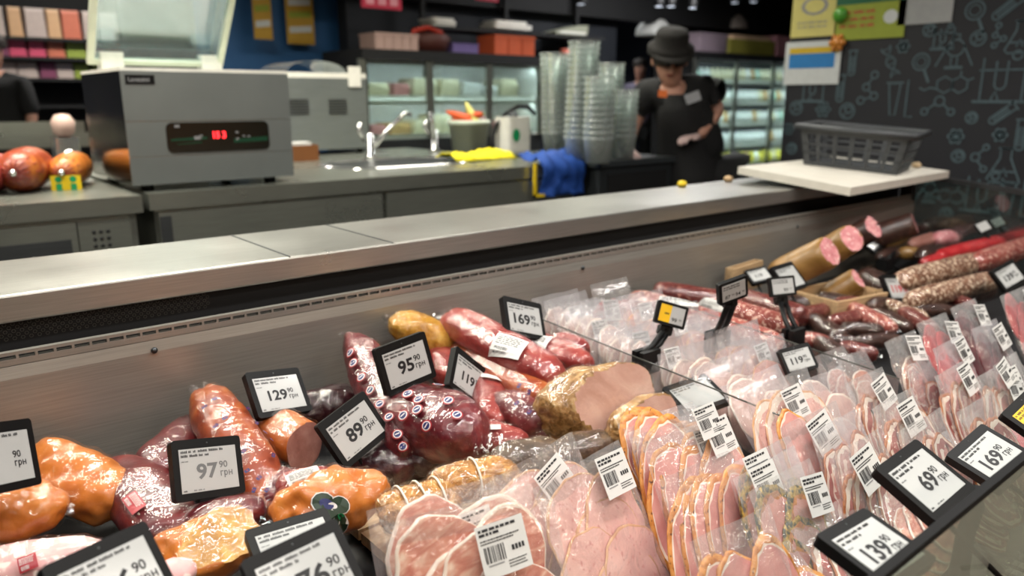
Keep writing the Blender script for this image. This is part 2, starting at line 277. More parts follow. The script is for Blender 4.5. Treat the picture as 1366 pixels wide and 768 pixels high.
# luminaires
M_DIFF = emis('lamp_diffuser', '#fff6e6', 7.0)
for k, (x, y, z, l, w, e, c) in enumerate(LAMPS):
    t = thing('ceiling_luminaire', 'unseen linear ceiling luminaire hanging over the deli, %s of the row' % 'first second third fourth fifth sixth seventh eighth ninth tenth eleventh twelfth thirteenth fourteenth fifteenth sixteenth'.split()[k], 'lamp', (x, y, z), 'ceiling luminaires')
    mb = MB().box((-l / 2 - .02, -w / 2 - .02, .012), (l / 2 + .02, w / 2 + .02, .07)); mb.build('housing', BLK2, t)
    MB().box((-l / 2, -w / 2, .004), (l / 2, w / 2, .0119)).build('diffuser', M_DIFF, t)
    hb = MB()
    for sx in (-1, 1): hb.tube([(sx * l * .4, 0, .07), (sx * l * .4, 0, 3.3 - z)], .006, 6)
    hb.build('hanger', BLK2, t)
    ld = bpy.data.lights.new('lamp_light', 'AREA'); ld.shape = 'RECTANGLE'; ld.size = l; ld.size_y = w; ld.energy = e; ld.color = c; ld.spread = math.radians(150)
    lo = bpy.data.objects.new('lamp_light', ld); COL.objects.link(lo); lo.parent = t; lo.location = (0, 0, 0)
# ---------------------------------------------------------------- refrigerated display case
CX0, CX1 = -1.3, 3.38
def deck_z(y): return .50 + (y - .27) * .085
case = thing('display_case', 'long stainless steel open deli display case full of meats with glass front', 'display case')
MB().prism([(CX0, .27, deck_z(.27)), (CX0, 1.40, deck_z(1.40)), (CX0, 1.40, .40), (CX0, .27, .40)], (CX1 - CX0, 0, 0)).build('deck', mat('deck_black', '#141416', .6), case)
MB().box((CX0, .25, .08), (CX1, 1.78, .40)).build('plinth', S_DARK, case)
MB().box((CX0, .20, .40), (CX1, .262, .47)).build('front_bumper', BLK, case)
mb = MB().prism([(CX0, 1.395, .40), (CX0, 1.395, .815), (CX0, 1.40, .835), (CX0, 1.44, .835), (CX0, 1.44, .40)], (CX1 - CX0, 0, 0)); mb.build('back_panel', S_CASE, case)
for x in (.335, 1.4, 2.45): MB().lathe([(0, -.004), (.005, -.003), (.006, 0)], 10, 0, Matrix.Translation((x, 1.394, .818)) @ Matrix.Rotation(math.radians(-90), 4, 'X')).build('screw', S_DARK, case)
# slotted air strip: two rails with bars between real openings
mb = MB(); mb.box((CX0, 1.40, .836), (CX1, 1.412, .8465)); mb.box((CX0, 1.40, .8525), (CX1, 1.412, .858))
x = CX0
while x < CX1:
    mb.box((x, 1.40, .8465), (x + .004, 1.412, .8525)); x += .0265
mb.build('slotted_air_strip', S_CASE, case)
MB().box((CX0, 1.47, .83), (CX1, 1.50, .90)).build('recess_liner', BLK2, case)
mb = MB()
for r_ in range(5):
    k = 0
    x = CX0
    while x < .46:
        xx = x + (.006 if r_ % 2 else 0); zc = .862 + r_ * .0062
        mb.add([(xx + .0034 * math.cos(a), 1.468, zc + .0034 * math.sin(a)) for a in [i * 1.0472 for i in range(6)]] + [(xx + .0024 * math.cos(a), 1.468, zc + .0024 * math.sin(a)) for a in [i * 1.0472 for i in range(6)]], [(i, (i + 1) % 6, 6 + (i + 1) % 6, 6 + i) for i in range(6)]); x += .012
g = mb.build('honeycomb_grille', mat('grille_grey', '#4a4742', .5), case); g['kind'] = 'stuff'
mb = MB().box((CX0, 1.45, .893), (CX1 - .02, 1.78, .94)); sh = mb.build('worktop_shelf', S_SHELF, case)
bv = sh.modifiers.new('edge', 'BEVEL'); bv.width = .004; bv.segments = 2
MB().box((CX0, 1.50, .40), (CX1, 1.76, .893)).build('rear_body', S_DARK, case)
for x in (.62, .86): MB().box((x, 1.452, .9395), (x + .004, 1.778, .9412)).build('shelf_seam', S_DARK, case)
# end glass, sloping rail and post
E0, E1 = 1.42, .27
mb = MB().prism([(CX1 - .01, E0, .45), (CX1 - .01, E0, .94), (CX1 - .01, E1, .825), (CX1 - .01, E1, .45)], (.008, 0, 0)); mb.build('end_glass', GLASS, case)
mb = MB().prism([(CX1 - .022, 1.44, .935), (CX1 - .022, 1.44, .953), (CX1 - .022, E1, .84), (CX1 - .022, E1, .822)], (.03, 0, 0)); mb.build('end_rail', S_DARK, case)
MB().box((CX1 - .03, 1.40, .45), (CX1 + .005, 1.45, .94)).build('end_post', S_DARK, case)
MB().box((CX0, .258, .44), (CX1, .265, .818)).build('front_glass', film('front_glass', .26, .5, .6, .03, tint='#dde3da', bump=0, mtint='#c8cabf'), case)  # milky tint puts the pale haze of light into the glass
MB().box((CX0, .2565, .818), (CX1, .2665, .826)).build('glass_edge_seal', BLK, case)
mb = MB()
for k in range(56):
    x = .2 + k * .03; mb.box((x, .28, .501), (x + .018, .33, .509))
v_ = mb.build('front_vent_bars', mat('vent_white', '#b9bab2', .5), case); v_['kind'] = 'stuff'
# clear dividers between the bins
def divider(x, ya, za, yb, zb, label):
    o = thing('clear_divider', label, 'divider', (x, (ya + yb) / 2, .58))
    L = lambda y, z: Vector((x, y, z)) - o.location
    MB().prism([L(ya, za), L(yb, zb), L(yb, deck_z(yb) + .002), L(ya, deck_z(ya) + .002)], (.003, 0, 0)).build('panel', ACR, o)
    MB().prism([L(ya, za), L(yb, zb), L(yb, zb + .002), L(ya, za + .002)], (.003, 0, 0)).build('polished_edge', mat('divider_edge', '#4a4a46', .3), o)
divider(1.17, 1.385, .745, .60, .70, 'clear acrylic divider between smoked hams and rows of pouches')
divider(1.53, 1.385, .755, .62, .70, 'clear acrylic divider between rows of pouches and whole salamis')
divider(1.42, .60, .60, .30, .57, 'low clear divider behind the front glass under the price displays')
# ---------------------------------------------------------------- whole and cut meats
from mathutils.bvhtree import BVHTree
MT = dict(
 orange=meat('smoked_rind_orange', ('#a5541f', '#c8752f', '#d98e46'), 9, .28, .3, .7),
 orange2=meat('smoked_rind_brown', ('#8a4524', '#b0622c', '#c98440'), 10, .3, .3, .7),
 pink=meat('boiled_ham_pink', ('#c88f90', '#d9a6a4', '#e3b9b2'), 12, .4, .15, .4, spots='#f0dcd4', spot_scale=60),
 dred=meat('dark_red_meat', ('#45141a', '#651f22', '#82302c'), 10, .3, .35, .7),
 dred2=meat('maroon_meat', ('#3d0f18', '#641a22', '#86302f'), 14, .28, .5, .8),
 red=meat('red_cured_meat', ('#6e1f20', '#8e3430', '#a94b3e'), 12, .3, .35, .7),
 blackred=meat('black_red_meat', ('#1d0a0d', '#34131a', '#562126'), 16, .25, .6, .8),
 roll=meat('smoked_roll_skin', ('#682215', '#98421f', '#c47833'), 8, .3, .25, .7),
 fat=meat('golden_fat', ('#94601c', '#c08c34', '#dcb25c'), 22, .3, .5, .6),
 ham=meat('ham_rind_golden', ('#5e3f1e', '#9c7440', '#cfb07e'), 26, .4, .45, .4, spots='#7a5628', spot_scale=80, spot_pos=.6),
 cut=meat('ham_cut_face', ('#b68a78', '#c9a090', '#d8b7a6'), 8, .4, .1, .3, stretch=(1, 3, 1)),
 cutp=meat('cut_face_pink', ('#8e5a50', '#a87468', '#c2978a'), 12, .35, .15, .5),
 roast=meat('roast_crust', ('#5e3616', '#a8722f', '#d8ac66'), 42, .45, .8, .3),
 brown=meat('brown_crust', ('#31241c', '#54402e', '#7a6248'), 20, .4, .5, .4),
 mort=meat('sausage_casing_tan', ('#70501f', '#8e6a38', '#a4804c'), 7, .35, .1, .5),
 mortcut=meat('sausage_cut_pink', ('#bb6f74', '#cf868a', '#dca0a0'), 26, .45, .1, .3, spots='#e8c4be', spot_scale=110),
 salami=meat('salami_speckled', ('#6e2c28', '#8e443c', '#a85c50'), 14, .35, .2, .5, spots='#d8b4a4', spot_scale=95, spot_pos=.6),
 salamid=meat('salami_dark', ('#4a1c1a', '#642a26', '#7c3a34'), 14, .32, .2, .6, spots='#a8786a', spot_scale=110, spot_pos=.64),
 salamig=meat('salami_brown_speckled', ('#5a3a2a', '#7d5844', '#9a7860'), 20, .4, .3, .4, spots='#d9c4ac', spot_scale=100, spot_pos=.57),
 redcase=meat('red_sausage_casing', ('#8e1418', '#b4242a', '#c83c3c'), 10, .25, .15, .7),
 dcas=meat('dark_sausage_casing', ('#241512', '#3a241e', '#54382c'), 18, .32, .3, .6))
TWINE = mat('twine_white', '#d9d2c4', .7); STK_W = mat('sticker_white', '#d8d4d2', .4); STK_R = mat('sticker_red', '#a02832', .4); STK_B = mat('sticker_blue', '#2c3468', .4); STK_G = mat('sticker_green', '#1d3424', .4); STK_E = mat('sticker_emerald', '#17935a', .4); STK_Y = mat('sticker_yellow', '#e2c21e', .4)
class Blob: pass
def blob(name, label, cat, e0, e1, Z0, Z1, rpx, m, flat=.8, sq=2.6, bumpy=.1, seed=1, cut=None, cutm='cutp', wrap=True, group=None, ns=42, nr=46, taper=0, tails=True, fine=.018):
    p0 = at(e0[0], e0[1], Y=Z0[0]) if isinstance(Z0, tuple) else at(e0[0], e0[1], Z=Z0); p1 = at(e1[0], e1[1], Y=Z1[0]) if isinstance(Z1, tuple) else at(e1[0], e1[1], Z=Z1); r = rpx * depth((p0 + p1) / 2) / FPX
    def keep_in(p):     # stay in front of the back panel and above the deck
        k = min(1, (1.385 - r * .92) / p.y); p = CAM + (p - CAM) * k; d_ = deck_z(p.y) + r * flat * .9
        return CAM + (p - CAM) * ((CAMH - d_) / (CAMH - p.z)) if p.z < d_ else p
    p0, p1 = keep_in(p0), keep_in(p1)
    c = (p0 + p1) / 2; a = (p1 - p0); L = a.length / 2; a.normalize()
    r = rpx * depth(c) / FPX
    up = Vector((0, -.35, .94)); s = a.cross(up).normalized(); b = s.cross(a).normalized()
    root = thing(name, label, cat, (c.x, c.y, c.z - r * flat), group)
    O = root.location.copy()
    def surf(k, q, grow=0, w=0):
        sv = math.sin(math.pi * (k / (ns - 1) - .5)); rho = max(0, 1 - abs(sv) ** sq) ** (1 / sq) * (1 - taper * sv)
        an = 2 * math.pi * q / nr; cx, sx = math.cos(an), math.sin(an); ex = .86
        y = math.copysign(abs(cx) ** ex, cx) * r * rho; z = math.copysign(abs(sx) ** ex, sx) * r * flat * rho
        p = a * (sv * L) + s * y + b * z
        d = 1 + bumpy * (nz(p, .9 / r, seed) * 1.0 + .5 * nz(p, 2.2 / r, seed + 3)) + fine * (nz(p, 5 / r, seed + 9) + .6 * nz(p, 11 / r, seed + 11))
        p = p * d
        if grow:
            dr = (s * cx + b * sx + a * sv * .5).normalized(); p = p + dr * (grow + w * abs(nz(p, 55, seed + 5)) + w * .6 * abs(nz(p, 110, seed + 6)))
        return p
    def cutp(p, off=0):
        if cut is None: return p, False
        n_, d_ = cut; n_ = Vector(n_).normalized(); h = p.dot(n_) - d_ * r - off
        return (p - n_ * h, True) if h > 0 else (p, False)
    V = []; on = []
    for k in range(ns):
        for q in range(nr):
            p, f_ = cutp(surf(k, q)); V.append(c + p); on.append(f_)
    F = [(k * nr + q, k * nr + (q + 1) % nr, (k + 1) * nr + (q + 1) % nr, (k + 1) * nr + q) for k in range(ns - 1) for q in range(nr)]
    body = MB(); body.v = [tuple(p - O) for p in V]
    keep = [f for f in F if not all(on[i] for i in f)]; cf = [f for f in F if all(on[i] for i in f)]
    body.f = keep; body.m = [0] * len(keep); body.sm = [True] * len(keep); body.build('meat', MT[m], root)
    if cf:
        cb = MB(); ids = sorted({i for f in cf for i in f}); mp = {i: j for j, i in enumerate(ids)}; cb.v = [tuple(V[i] - O) for i in ids]; cb.f = [tuple(mp[i] for i in f) for f in cf]; cb.m = [0] * len(cf); cb.sm = [False] * len(cf)
        cb.build('cut_face', MT[cutm], root)
    R = Blob(); R.root = root; R.O = O; R.c = c; R.a = a; R.s = s; R.b = b; R.L = L; R.r = r; R.flat = flat
    R.bvh = BVHTree.FromPolygons([tuple(p) for p in V], F)
    if wrap:
        fb = MB(); vs = []
        for k in range(ns):
            for q in range(nr): vs.append(c + cutp(surf(k, q, .0016, .005), .003)[0] - O)
        fb.add(vs, F, 0, True)
        if tails:
            for sg in (-1, 1):
                if cut is not None and Vector(cut[0]).normalized().dot(a * sg) > .5: continue
                wv = []; nn = 9
                for i in range(5):
                    for j in range(nn):
                        jj = j / (nn - 1) - .5; ll = L + i * .13 * r; ww = r * (.3 + .1 * i)
                        wv.append(c + a * sg * (ll - .1 * r) + s * jj * 2 * ww + b * (.10 * r * math.sin(j * 2.4 + seed) * (i + 1) * .4 + .15 * r * nz((i, j, seed), .9)) - O)
                fb.add(wv, [(i * nn + j, i * nn + j + 1, (i + 1) * nn + j + 1, (i + 1) * nn + j) for i in range(4) for j in range(nn - 1)], 0, True)
        fb.build('film_wrap', FILM, root)
    return R
def hit(R, u, v):
    d = (FWD + RIGHT * ((u - 683) / FPX) - UPV * ((v - 384) / FPX)).normalized()
    loc, n, i, t = R.bvh.ray_cast(CAM, d)
    if loc is None: return None, None
    if n.dot(d) > 0: n = -n
    return loc, n
def patch(R, name, u, v, wpx, hpx, rot, paint, mats, off=.007, label=None):
    """paper patch laid on the meat: paint(mb) draws it in a unit square (-.5...5); its points are dropped onto the surface"""
    loc, n = hit(R, u, v)
    if loc is None: return None
    t = depth(loc); n = (n + (CAM - loc).normalized() * .6).normalized(); x = RIGHT * math.cos(math.radians(rot)) + UPV * math.sin(math.radians(rot)); x = (x - n * x.dot(n)).normalized(); y = n.cross(x)
    mb = MB(); paint(mb); sc_x, sc_y = wpx * t / FPX, hpx * t / FPX; out = []
    for p in mb.v:
        P = loc + x * p[0] * sc_x + y * p[1] * sc_y
        h_, nn, i, dd = R.bvh.ray_cast(P + n * .12, -n)
        if h_ is None or (h_ - P).length > .05: h_ = P - n * .01
        out.append(tuple(h_ + n * (off + p[2]) - R.O))
    mb.v = out; o = mb.build(name, mats, R.root)
    if label: o['label'] = label
    return o
def gridp(mb, x0, y0, x1, y1, nx, ny, mi=0, z=0):
    vs = [(x0 + (x1 - x0) * i / nx, y0 + (y1 - y0) * j / ny, z) for j in range(ny + 1) for i in range(nx + 1)]
    mb.add(vs, [(j * (nx + 1) + i, j * (nx + 1) + i + 1, (j + 1) * (nx + 1) + i + 1, (j + 1) * (nx + 1) + i) for j in range(ny) for i in range(nx)], mi)
def paint_round(mb):
    for r0, r1, mi, z in ((0, .5, 1, 0), (0, .39, 0, .0004), (0, .3, 2, .0008)):
        vs = [(0, 0, z)] + [(r1 * math.cos(k * .3927), r1 * math.sin(k * .3927), z) for k in range(16)]
        mb.add(vs, [(0, 1 + k, 1 + (k + 1) % 16) for k in range(16)], mi)
    mb.add([(-.22, -.05, .0012), (.22, .0, .0012), (.2, .1, .0012), (-.2, .06, .0012)], [(0, 1, 2, 3)], 0)
def paint_mark(mb):
    mb.add([(-.5, -.1, 0), (-.1, -.5, 0), (.5, .1, 0), (.1, .5, 0)], [(0, 1, 2, 3)], 2); mb.add([(-.1, -.12, .0005), (.15, -.02, .0005), (.1, .15, .0005), (-.15, .05, .0005)], [(0, 1, 2, 3)], 1)
def paint_paper(mb):
    gridp(mb, -.5, -.5, .5, .5, 6, 5, 0)
    rr = random.Random(5)
    for k in range(5):
        x = -.42; y = .34 - k * .09
        while x < .3:
            w = rr.uniform(.05, .16); gridp(mb, x, y, min(x + w, .42), y + .035, 1, 1, 1, .0006); x += w + .03
    x = -.38
    while x < .05: w = rr.uniform(.01, .03); gridp(mb, x, -.4, x + w, -.15, 1, 1, 1, .0006); x += w + rr.uniform(.012, .03)
def stickers(R, pts, wpx, paint=paint_round, name='round_sticker', rot=20):
    for k, (u, v) in enumerate(pts): patch(R, name, u, v, wpx, wpx * .92, rot + 17 * (k % 3), paint, [STK_W, STK_R, STK_B], .009)
ZB = .665
# left bin, from the frame's left edge to the divider
H = 'smoked ham'
B = blob('smoked_ham', 'orange smoked ham in film behind the leftmost price display', H, (30, 615), (172, 668), .69, .66, 48, 'orange', .8, 2.8, .2, 1)
B = blob('smoked_ham', 'orange smoked ham with a crease below the leftmost price display', H, (-60, 690), (82, 672), .70, .70, 42, 'orange', .8, 2.4, .18, 2)
B = blob('boiled_ham', 'pale pink boiled ham in film at the bottom left corner', 'ham', (-60, 768), (140, 738), .66, .66, 34, 'pink', .7, 2.8, .06, 3)
patch(B, 'red_label', 38, 752, 22, 22, 30, paint_paper, [STK_R, STK_W])
blob('boiled_ham', 'small pink boiled ham piece beside the bottom left price display', 'ham', (205, 775), (262, 752), .66, .66, 22, 'pink', .7, 2.4, .06, 4, wrap=False)
B = blob('cured_pork', 'dark red cured pork with a red label right of the orange ham', 'cured pork', (152, 622), (240, 722), .67, .64, 44, 'dred', .75, 2.7, .1, 5)
patch(B, 'red_label', 180, 672, 34, 20, -55, paint_paper, [STK_R, STK_W])
blob('cured_pork', 'flat dark red cured pork in loose film behind the 97.90 display', 'cured pork', (192, 630), (272, 560), .67, .68, 30, 'dred', .55, 3, .08, 6)
B = blob('smoked_roll', 'long smoked meat roll printed with small blue marks', 'meat roll', (272, 522), (366, 685), .70, .625, 37, 'roll', .9, 3.2, .07, 7)
stickers(B, [(275, 545), (290, 570), (302, 590), (287, 535), (328, 548), (340, 568), (350, 580), (358, 590), (325, 605), (330, 630), (345, 640), (362, 610), (300, 560), (355, 655), (340, 655)], 9, paint_mark, 'printed_mark', 0)
blob('smoked_ham', 'cut smoked ham piece with pink face under the 129.90 display', H, (350, 560), (445, 618), .69, .66, 33, 'orange2', .85, 2.6, .1, 8, cut=((.35, -.85, .1), .5))
blob('cured_pork', 'glossy dark red pork lying under the 97.90 display', 'cured pork', (238, 700), (352, 678), .65, .65, 27, 'dred', .75, 2.8, .08, 9)
B = blob('smoked_knuckle', 'orange smoked pork knuckle with a yellow cut face at the bottom', 'pork knuckle', (205, 745), (352, 712), .66, .66, 44, 'orange', .85, 2.3, .2, 10, cut=((.05, -.62, .78), .58), cutm='fat')
blob('cured_pork', 'narrow dark red pork strip between the roll and the labelled ham', 'cured pork', (352, 668), (388, 628), .65, .66, 20, 'dred2', .7, 2.4, .1, 33)
B = blob('smoked_ham', 'orange smoked ham with a clover shaped green label', H, (368, 700), (508, 648), .66, .66, 45, 'orange', .85, 2.4, .26, 11)
def paint_clover(mb):
    for z, g, mi in ((0, 1.0, 0), (.0006, .9, 1)):
        for cx, cy, r_ in ((-.22, .15, .25), (.12, .25, .22), (.3, -.1, .2), (.05, -.12, .22), (.3, -.38, .16)):
            mb.add([(cx, cy, z)] + [(cx + r_ * g * math.cos(k * .5236), cy + r_ * g * math.sin(k * .5236), z) for k in range(12)], [(0, 1 + k, 1 + (k + 1) % 12) for k in range(12)], mi)
    for cx, cy, r_, mi in ((-.15, .15, .16, 2), (-.02, .17, .1, 0), (.25, .02, .1, 3)):
        mb.add([(cx, cy, .0012)] + [(cx + r_ * math.cos(k * .5236), cy + .7 * r_ * math.sin(k * .5236), .0012) for k in range(12)], [(0, 1 + k, 1 + (k + 1) % 12) for k in range(12)], mi)
patch(B, 'green_label', 440, 685, 66, 56, -18, paint_clover, [STK_W, STK_G, STK_B, STK_E], .008, 'dark green clover label with white border')
B = blob('cured_pork', 'red cured pork under a white paper label below the 89.90 display', 'cured pork', (368, 655), (455, 640), .66, .66, 26, 'red', .8, 2.6, .1, 12)
patch(B, 'paper_label', 405, 636, 44, 22, 28, paint_paper, [PAPER, INK])
blob('dried_beef', 'blackish red dried beef in film right of the 89.90 display', 'dried beef', (455, 600), (552, 628), .645, .63, 34, 'blackred', .8, 2.5, .14, 13)
blob('dried_beef', 'dark dried beef behind the 129.90 display at the back panel', 'dried beef', (395, 548), (480, 528), .66, .67, 27, 'blackred', .8, 2.5, .14, 14)
blob('dried_beef', 'dark lumpy dried beef beneath the ham with round stickers', 'dried beef', (540, 612), (618, 608), .64, .64, 26, 'blackred', .8, 2.4, .14, 34)
B = blob('cured_roll', 'long dark red roll with round stickers left of the 95.90 display', 'meat roll', (474, 452), (548, 606), .735, .66, 31, 'dred2', .9, 3, .08, 15)
stickers(B, [(474, 485), (484, 505), (496, 522), (508, 540), (520, 558), (470, 472), (530, 580), (538, 596)], 15)
B = blob('cured_ham', 'big dark red ham covered with round stickers under the 95.90 display', 'ham', (508, 540), (642, 588), .69, .69, 52, 'dred2', .85, 2.7, .09, 16)
stickers(B, [(545, 528), (584, 518), (598, 537), (558, 548), (609, 556), (571, 568), (560, 535), (540, 555)], 17)
B = blob('smoked_bacon', 'golden yellow fatty bacon piece behind the 95.90 display', 'bacon', (522, 428), (612, 462), .73, .72, 27, 'fat', .8, 3.2, .1, 17)
blob('cured_pork', 'red cured pork piece between the 95.90 and 119.90 displays', 'cured pork', (572, 462), (612, 512), .71, .69, 24, 'red', .85, 2.8, .08, 18)
B = blob('cured_loin', 'long red cured loin with a white paper label in a film pouch', 'cured loin', (596, 420), (748, 508), .745, .72, 31, 'red', .7, 3.4, .06, 19)
patch(B, 'paper_label', 678, 462, 46, 36, -28, paint_paper, [PAPER, INK])
B = blob('cured_loin', 'red cured loin with white label under the 169 display', 'cured loin', (668, 445), (785, 488), .725, .715, 26, 'red', .75, 3.0, .06, 20)
patch(B, 'paper_label', 717, 456, 36, 24, -20, paint_paper, [PAPER, INK])
blob('cured_loin', 'short red cured loin end nearest the rows of pouches', 'cured loin', (738, 455), (782, 472), .725, .715, 20, 'red', .8, 3.0, .08, 35)
B = blob('smoked_sausage', 'long orange smoked sausage beneath the labelled cured loin', 'sausage', (588, 458), (742, 540), .72, .695, 24, 'roll', .85, 3.4, .06, 21)
stickers(B, [(652, 502), (694, 516), (708, 524)], 9, paint_mark, 'printed_mark', 0)
B = blob('cured_pork', 'upright red cured pork with white strap right of 119.90 display', 'cured pork', (648, 492), (658, 568), .70, .67, 25, 'red', .85, 3, .08, 22)
patch(B, 'paper_strap', 656, 505, 30, 9, -15, paint_paper, [PAPER, PAPER])
B = blob('cured_pork', 'dark red cured pork in film left of the big cut ham', 'cured pork', (664, 532), (724, 570), .69, .675, 27, 'dred', .85, 2.8, .1, 23)
stickers(B, [(690, 540), (706, 552)], 9, paint_mark, 'printed_mark', 0)
B = blob('cured_pork', 'pinkish red cured pork slab over the beige board', 'cured pork', (622, 575), (704, 592), .67, .66, 24, 'red', .65, 2.8, .07, 24)
patch(B, 'paper_label', 655, 572, 26, 9, 8, paint_paper, [PAPER, PAPER])
blob('cured_pork', 'small plum red pork piece under the big cut ham', 'cured pork', (690, 578), (748, 572), .655, .66, 20, 'dred', .8, 2.5, .08, 25)
B = blob('baked_ham', 'big golden baked ham with a broad pale pink cut face', 'ham', (722, 552), (878, 520), .70, .70, 48, 'ham', 1.0, 2.5, .09, 26, cut=((.08, -.9, .35), .38), cutm='cut', wrap=True, ns=40, nr=44, tails=False, fine=.03)
blob('baked_ham', 'second golden baked ham half hidden behind the smoked pork pouches', 'ham', (815, 578), (900, 540), .68, .69, 28, 'ham', 1.0, 2.4, .1, 27, cut=((.05, -.9, .3), .4), cutm='cut', tails=False, fine=.03)
blob('smoked_pork', 'dark brown smoked pork behind the pink ham pouches', 'smoked pork', (652, 622), (752, 602), .665, .67, 27, 'brown', .9, 2.6, .08, 28)
blob('smoked_pork', 'brown crusted smoked pork tucked behind the ham pouch corner', 'smoked pork', (735, 612), (812, 588), .665, .66, 24, 'brown', .9, 2.4, .12, 29)
def netted(label, e0, e1, rpx, seed, nring):
    B = blob('netted_roast', label, 'roast', e0, e1, .665, .665, rpx, 'roast', .9, 2.8, .08, seed, wrap=True, tails=False, fine=.05)
    for k in range(nring):
        sv = (k + 1) / (nring + 1) * 2 - 1; cpt = B.c + B.a * sv * B.L * .9; pts = []
        for q in range(25):
            an = 2 * math.pi * q / 24; d = B.s * math.cos(an) + B.b * math.sin(an)
            h_, n_, i_, d_ = B.bvh.ray_cast(cpt + d * .3, -d)
            pts.append((h_ if h_ is not None else cpt + d * B.r * .8) + d * .004 - B.O)
        MB().tube(pts, .0018, 6, cap=False).build('twine', TWINE, B.root)
netted('golden brown netted roast with one white twine at the centre', (572, 652), (690, 628), 27, 30, 1)
netted('dark golden netted roast left of the twine tied roast', (505, 690), (612, 660), 31, 31, 3)
b_ = thing('wooden_board', 'beige wooden board showing under the netted roasts', 'board', (.75, .98, deck_z(1.1)))
for k in range(4): MB().box((-.25, -.18 + k * .09, .004), (.24, -.098 + k * .09, .022)).build('plank', WOOD, b_)
for sx in (-.2, .2): MB().box((sx - .02, -.18, -.01), (sx + .02, .17, .004)).build('batten', WOOD, b_)
# salamis of the second bin
def log(label, e0, e1, Z0, Z1, rpx, m, cat='salami', name='salami', seed=1, cut=None, cutm='mortcut', lab=None, wrap=True, flat=.96, sq=5, group=None):
    B = blob(name, label, cat, e0, e1, Z0, Z1, rpx, m, flat, sq, .02, seed, cut, cutm, wrap, group, 22, 24, 0, False)
    if lab: patch(B, 'paper_label', lab[0], lab[1], lab[2], lab[3], lab[4], paint_paper, [PAPER, INK])
    return B
log('thick red salami with white label nearest the yellow price display', (838, 402), (1042, 468), .72, .66, 24, 'salami', seed=41, lab=(905, 404, 52, 18, -18))
log('dark red salami lying at the back panel beside the pouches', (872, 388), (990, 408), .72, .70, 16, 'salamid', seed=42)
log('speckled salami with white label behind the thick red one', (930, 402), (1062, 442), .70, .67, 18, 'salami', seed=43, lab=(950, 406, 36, 14, -16))
log('dark salami end sticking out behind the 87 and 94 display', (985, 398), (1075, 425), .68, .67, 17, 'salamid', seed=44)
log('short dark red salami piece beside the 119.90 display of the second bin', (1010, 470), (1045, 490), .62, .61, 16, 'dcas', seed=45)
# far bin
def mort(label, e0, e1, Z0, Z1, rpx, m, seed, cm='mortcut'):
    Z0, Z1 = (Z0,), (Z1,); p0, p1 = at(e0[0], e0[1], Y=Z0[0]), at(e1[0], e1[1], Y=Z1[0]); a = (p1 - p0).normalized(); L = (p1 - p0).length / 2; r = rpx * depth((p0 + p1) / 2) / FPX
    n_ = (a + (CAM - p1).normalized() * .55).normalized()
    B = log(label, e0, e1, Z0, Z1, rpx, m, 'cooked sausage', 'cooked_sausage', seed, (n_, L / r * .70), cm, wrap=False)
    return B
mort('first pink cooked sausage with cut face next to the wooden crate', (1030, 372), (1118, 330), 1.27, 1.12, 22, 'mort', 46)
mort('second pink cooked sausage with cut face behind the first', (1080, 350), (1146, 312), 1.29, 1.15, 20, 'mort', 47)
mort('dark skinned cooked sausage with pink face behind the tan ones', (1120, 330), (1172, 298), 1.30, 1.2, 17, 'dcas', 48, 'mortcut')
mort('dark skinned cooked ham sausage with slanted pink face farthest back', (1160, 318), (1226, 296), 1.30, 1.2, 16, 'dcas', 49, 'mortcut')
mort('tan cooked sausage below the second pink one', (1100, 398), (1150, 368), 1.15, 1.08, 15, 'mort', 50)
log('long speckled brown salami across the right bin', (1196, 378), (1312, 348), .70, .70, 16, 'salamig', seed=51, wrap=True)
log('speckled reddish salami continuing behind the 139.90 display', (1300, 352), (1392, 322), .71, .71, 14, 'salami', seed=52)
log('second speckled brown salami in front of the long one', (1212, 402), (1330, 372), .68, .68, 14, 'salamig', seed=53)
log('glossy red cased sausage beside the end glass', (1248, 344), (1400, 308), .69, .70, 11, 'redcase', 'sausage', 'red_sausage', 54)
log('second glossy red cased sausage nearer the end glass', (1230, 352), (1330, 328), .68, .69, 9, 'redcase', 'sausage', 'red_sausage', 55)
log('brown smoked salami left of the 119.90 red print display', (1150, 368), (1192, 392), .69, .66, 17, 'dcas', seed=56)
rng = random.Random(11)
small = [(1120, 402, 'dcas'), (1095, 415, 'salamid'), (1075, 428, 'dcas'), (1130, 425, 'salamid'), (1105, 440, 'dcas'), (1085, 455, 'salami'), (1125, 455, 'dcas'), (1150, 440, 'dcas'), (1112, 470, 'dcas'), (1145, 468, 'salamid'), (1060, 405, 'dcas'), (1172, 455, 'dcas'), (1140, 408, 'salamid'), (1180, 402, 'dcas'), (1206, 414, 'salamig'), (1240, 414, 'dcas'), (1272, 400, 'salamid'), (1302, 388, 'dcas'), (1190, 428, 'dcas'), (1225, 428, 'salamid'), (1160, 424, 'salami')]
for k, (u, v, m) in enumerate(sorted(small)):
    dx = rng.uniform(20, 32); dy = rng.uniform(-10, 16)
    blob('smoked_sausage', 'smoked sausage in crinkled film in the right bin heap, %s from the left' % ordn(k), 'sausage', (u - dx, v - dy), (u + dx, v + dy), .655, .645, rng.uniform(10, 14), m, .9, 3.4, .06, 60 + k, group='film packed smoked sausages heaped in the right bin', ns=16, nr=16)
far = [(1195, 318, 'mort'), (1225, 305, 'dcas'), (1232, 322, 'cutp'), (1250, 300, 'dcas'), (1262, 318, 'mortcut'), (1215, 338, 'mort'), (1275, 300, 'dcas'), (1242, 338, 'dcas'), (1190, 338, 'dcas')]
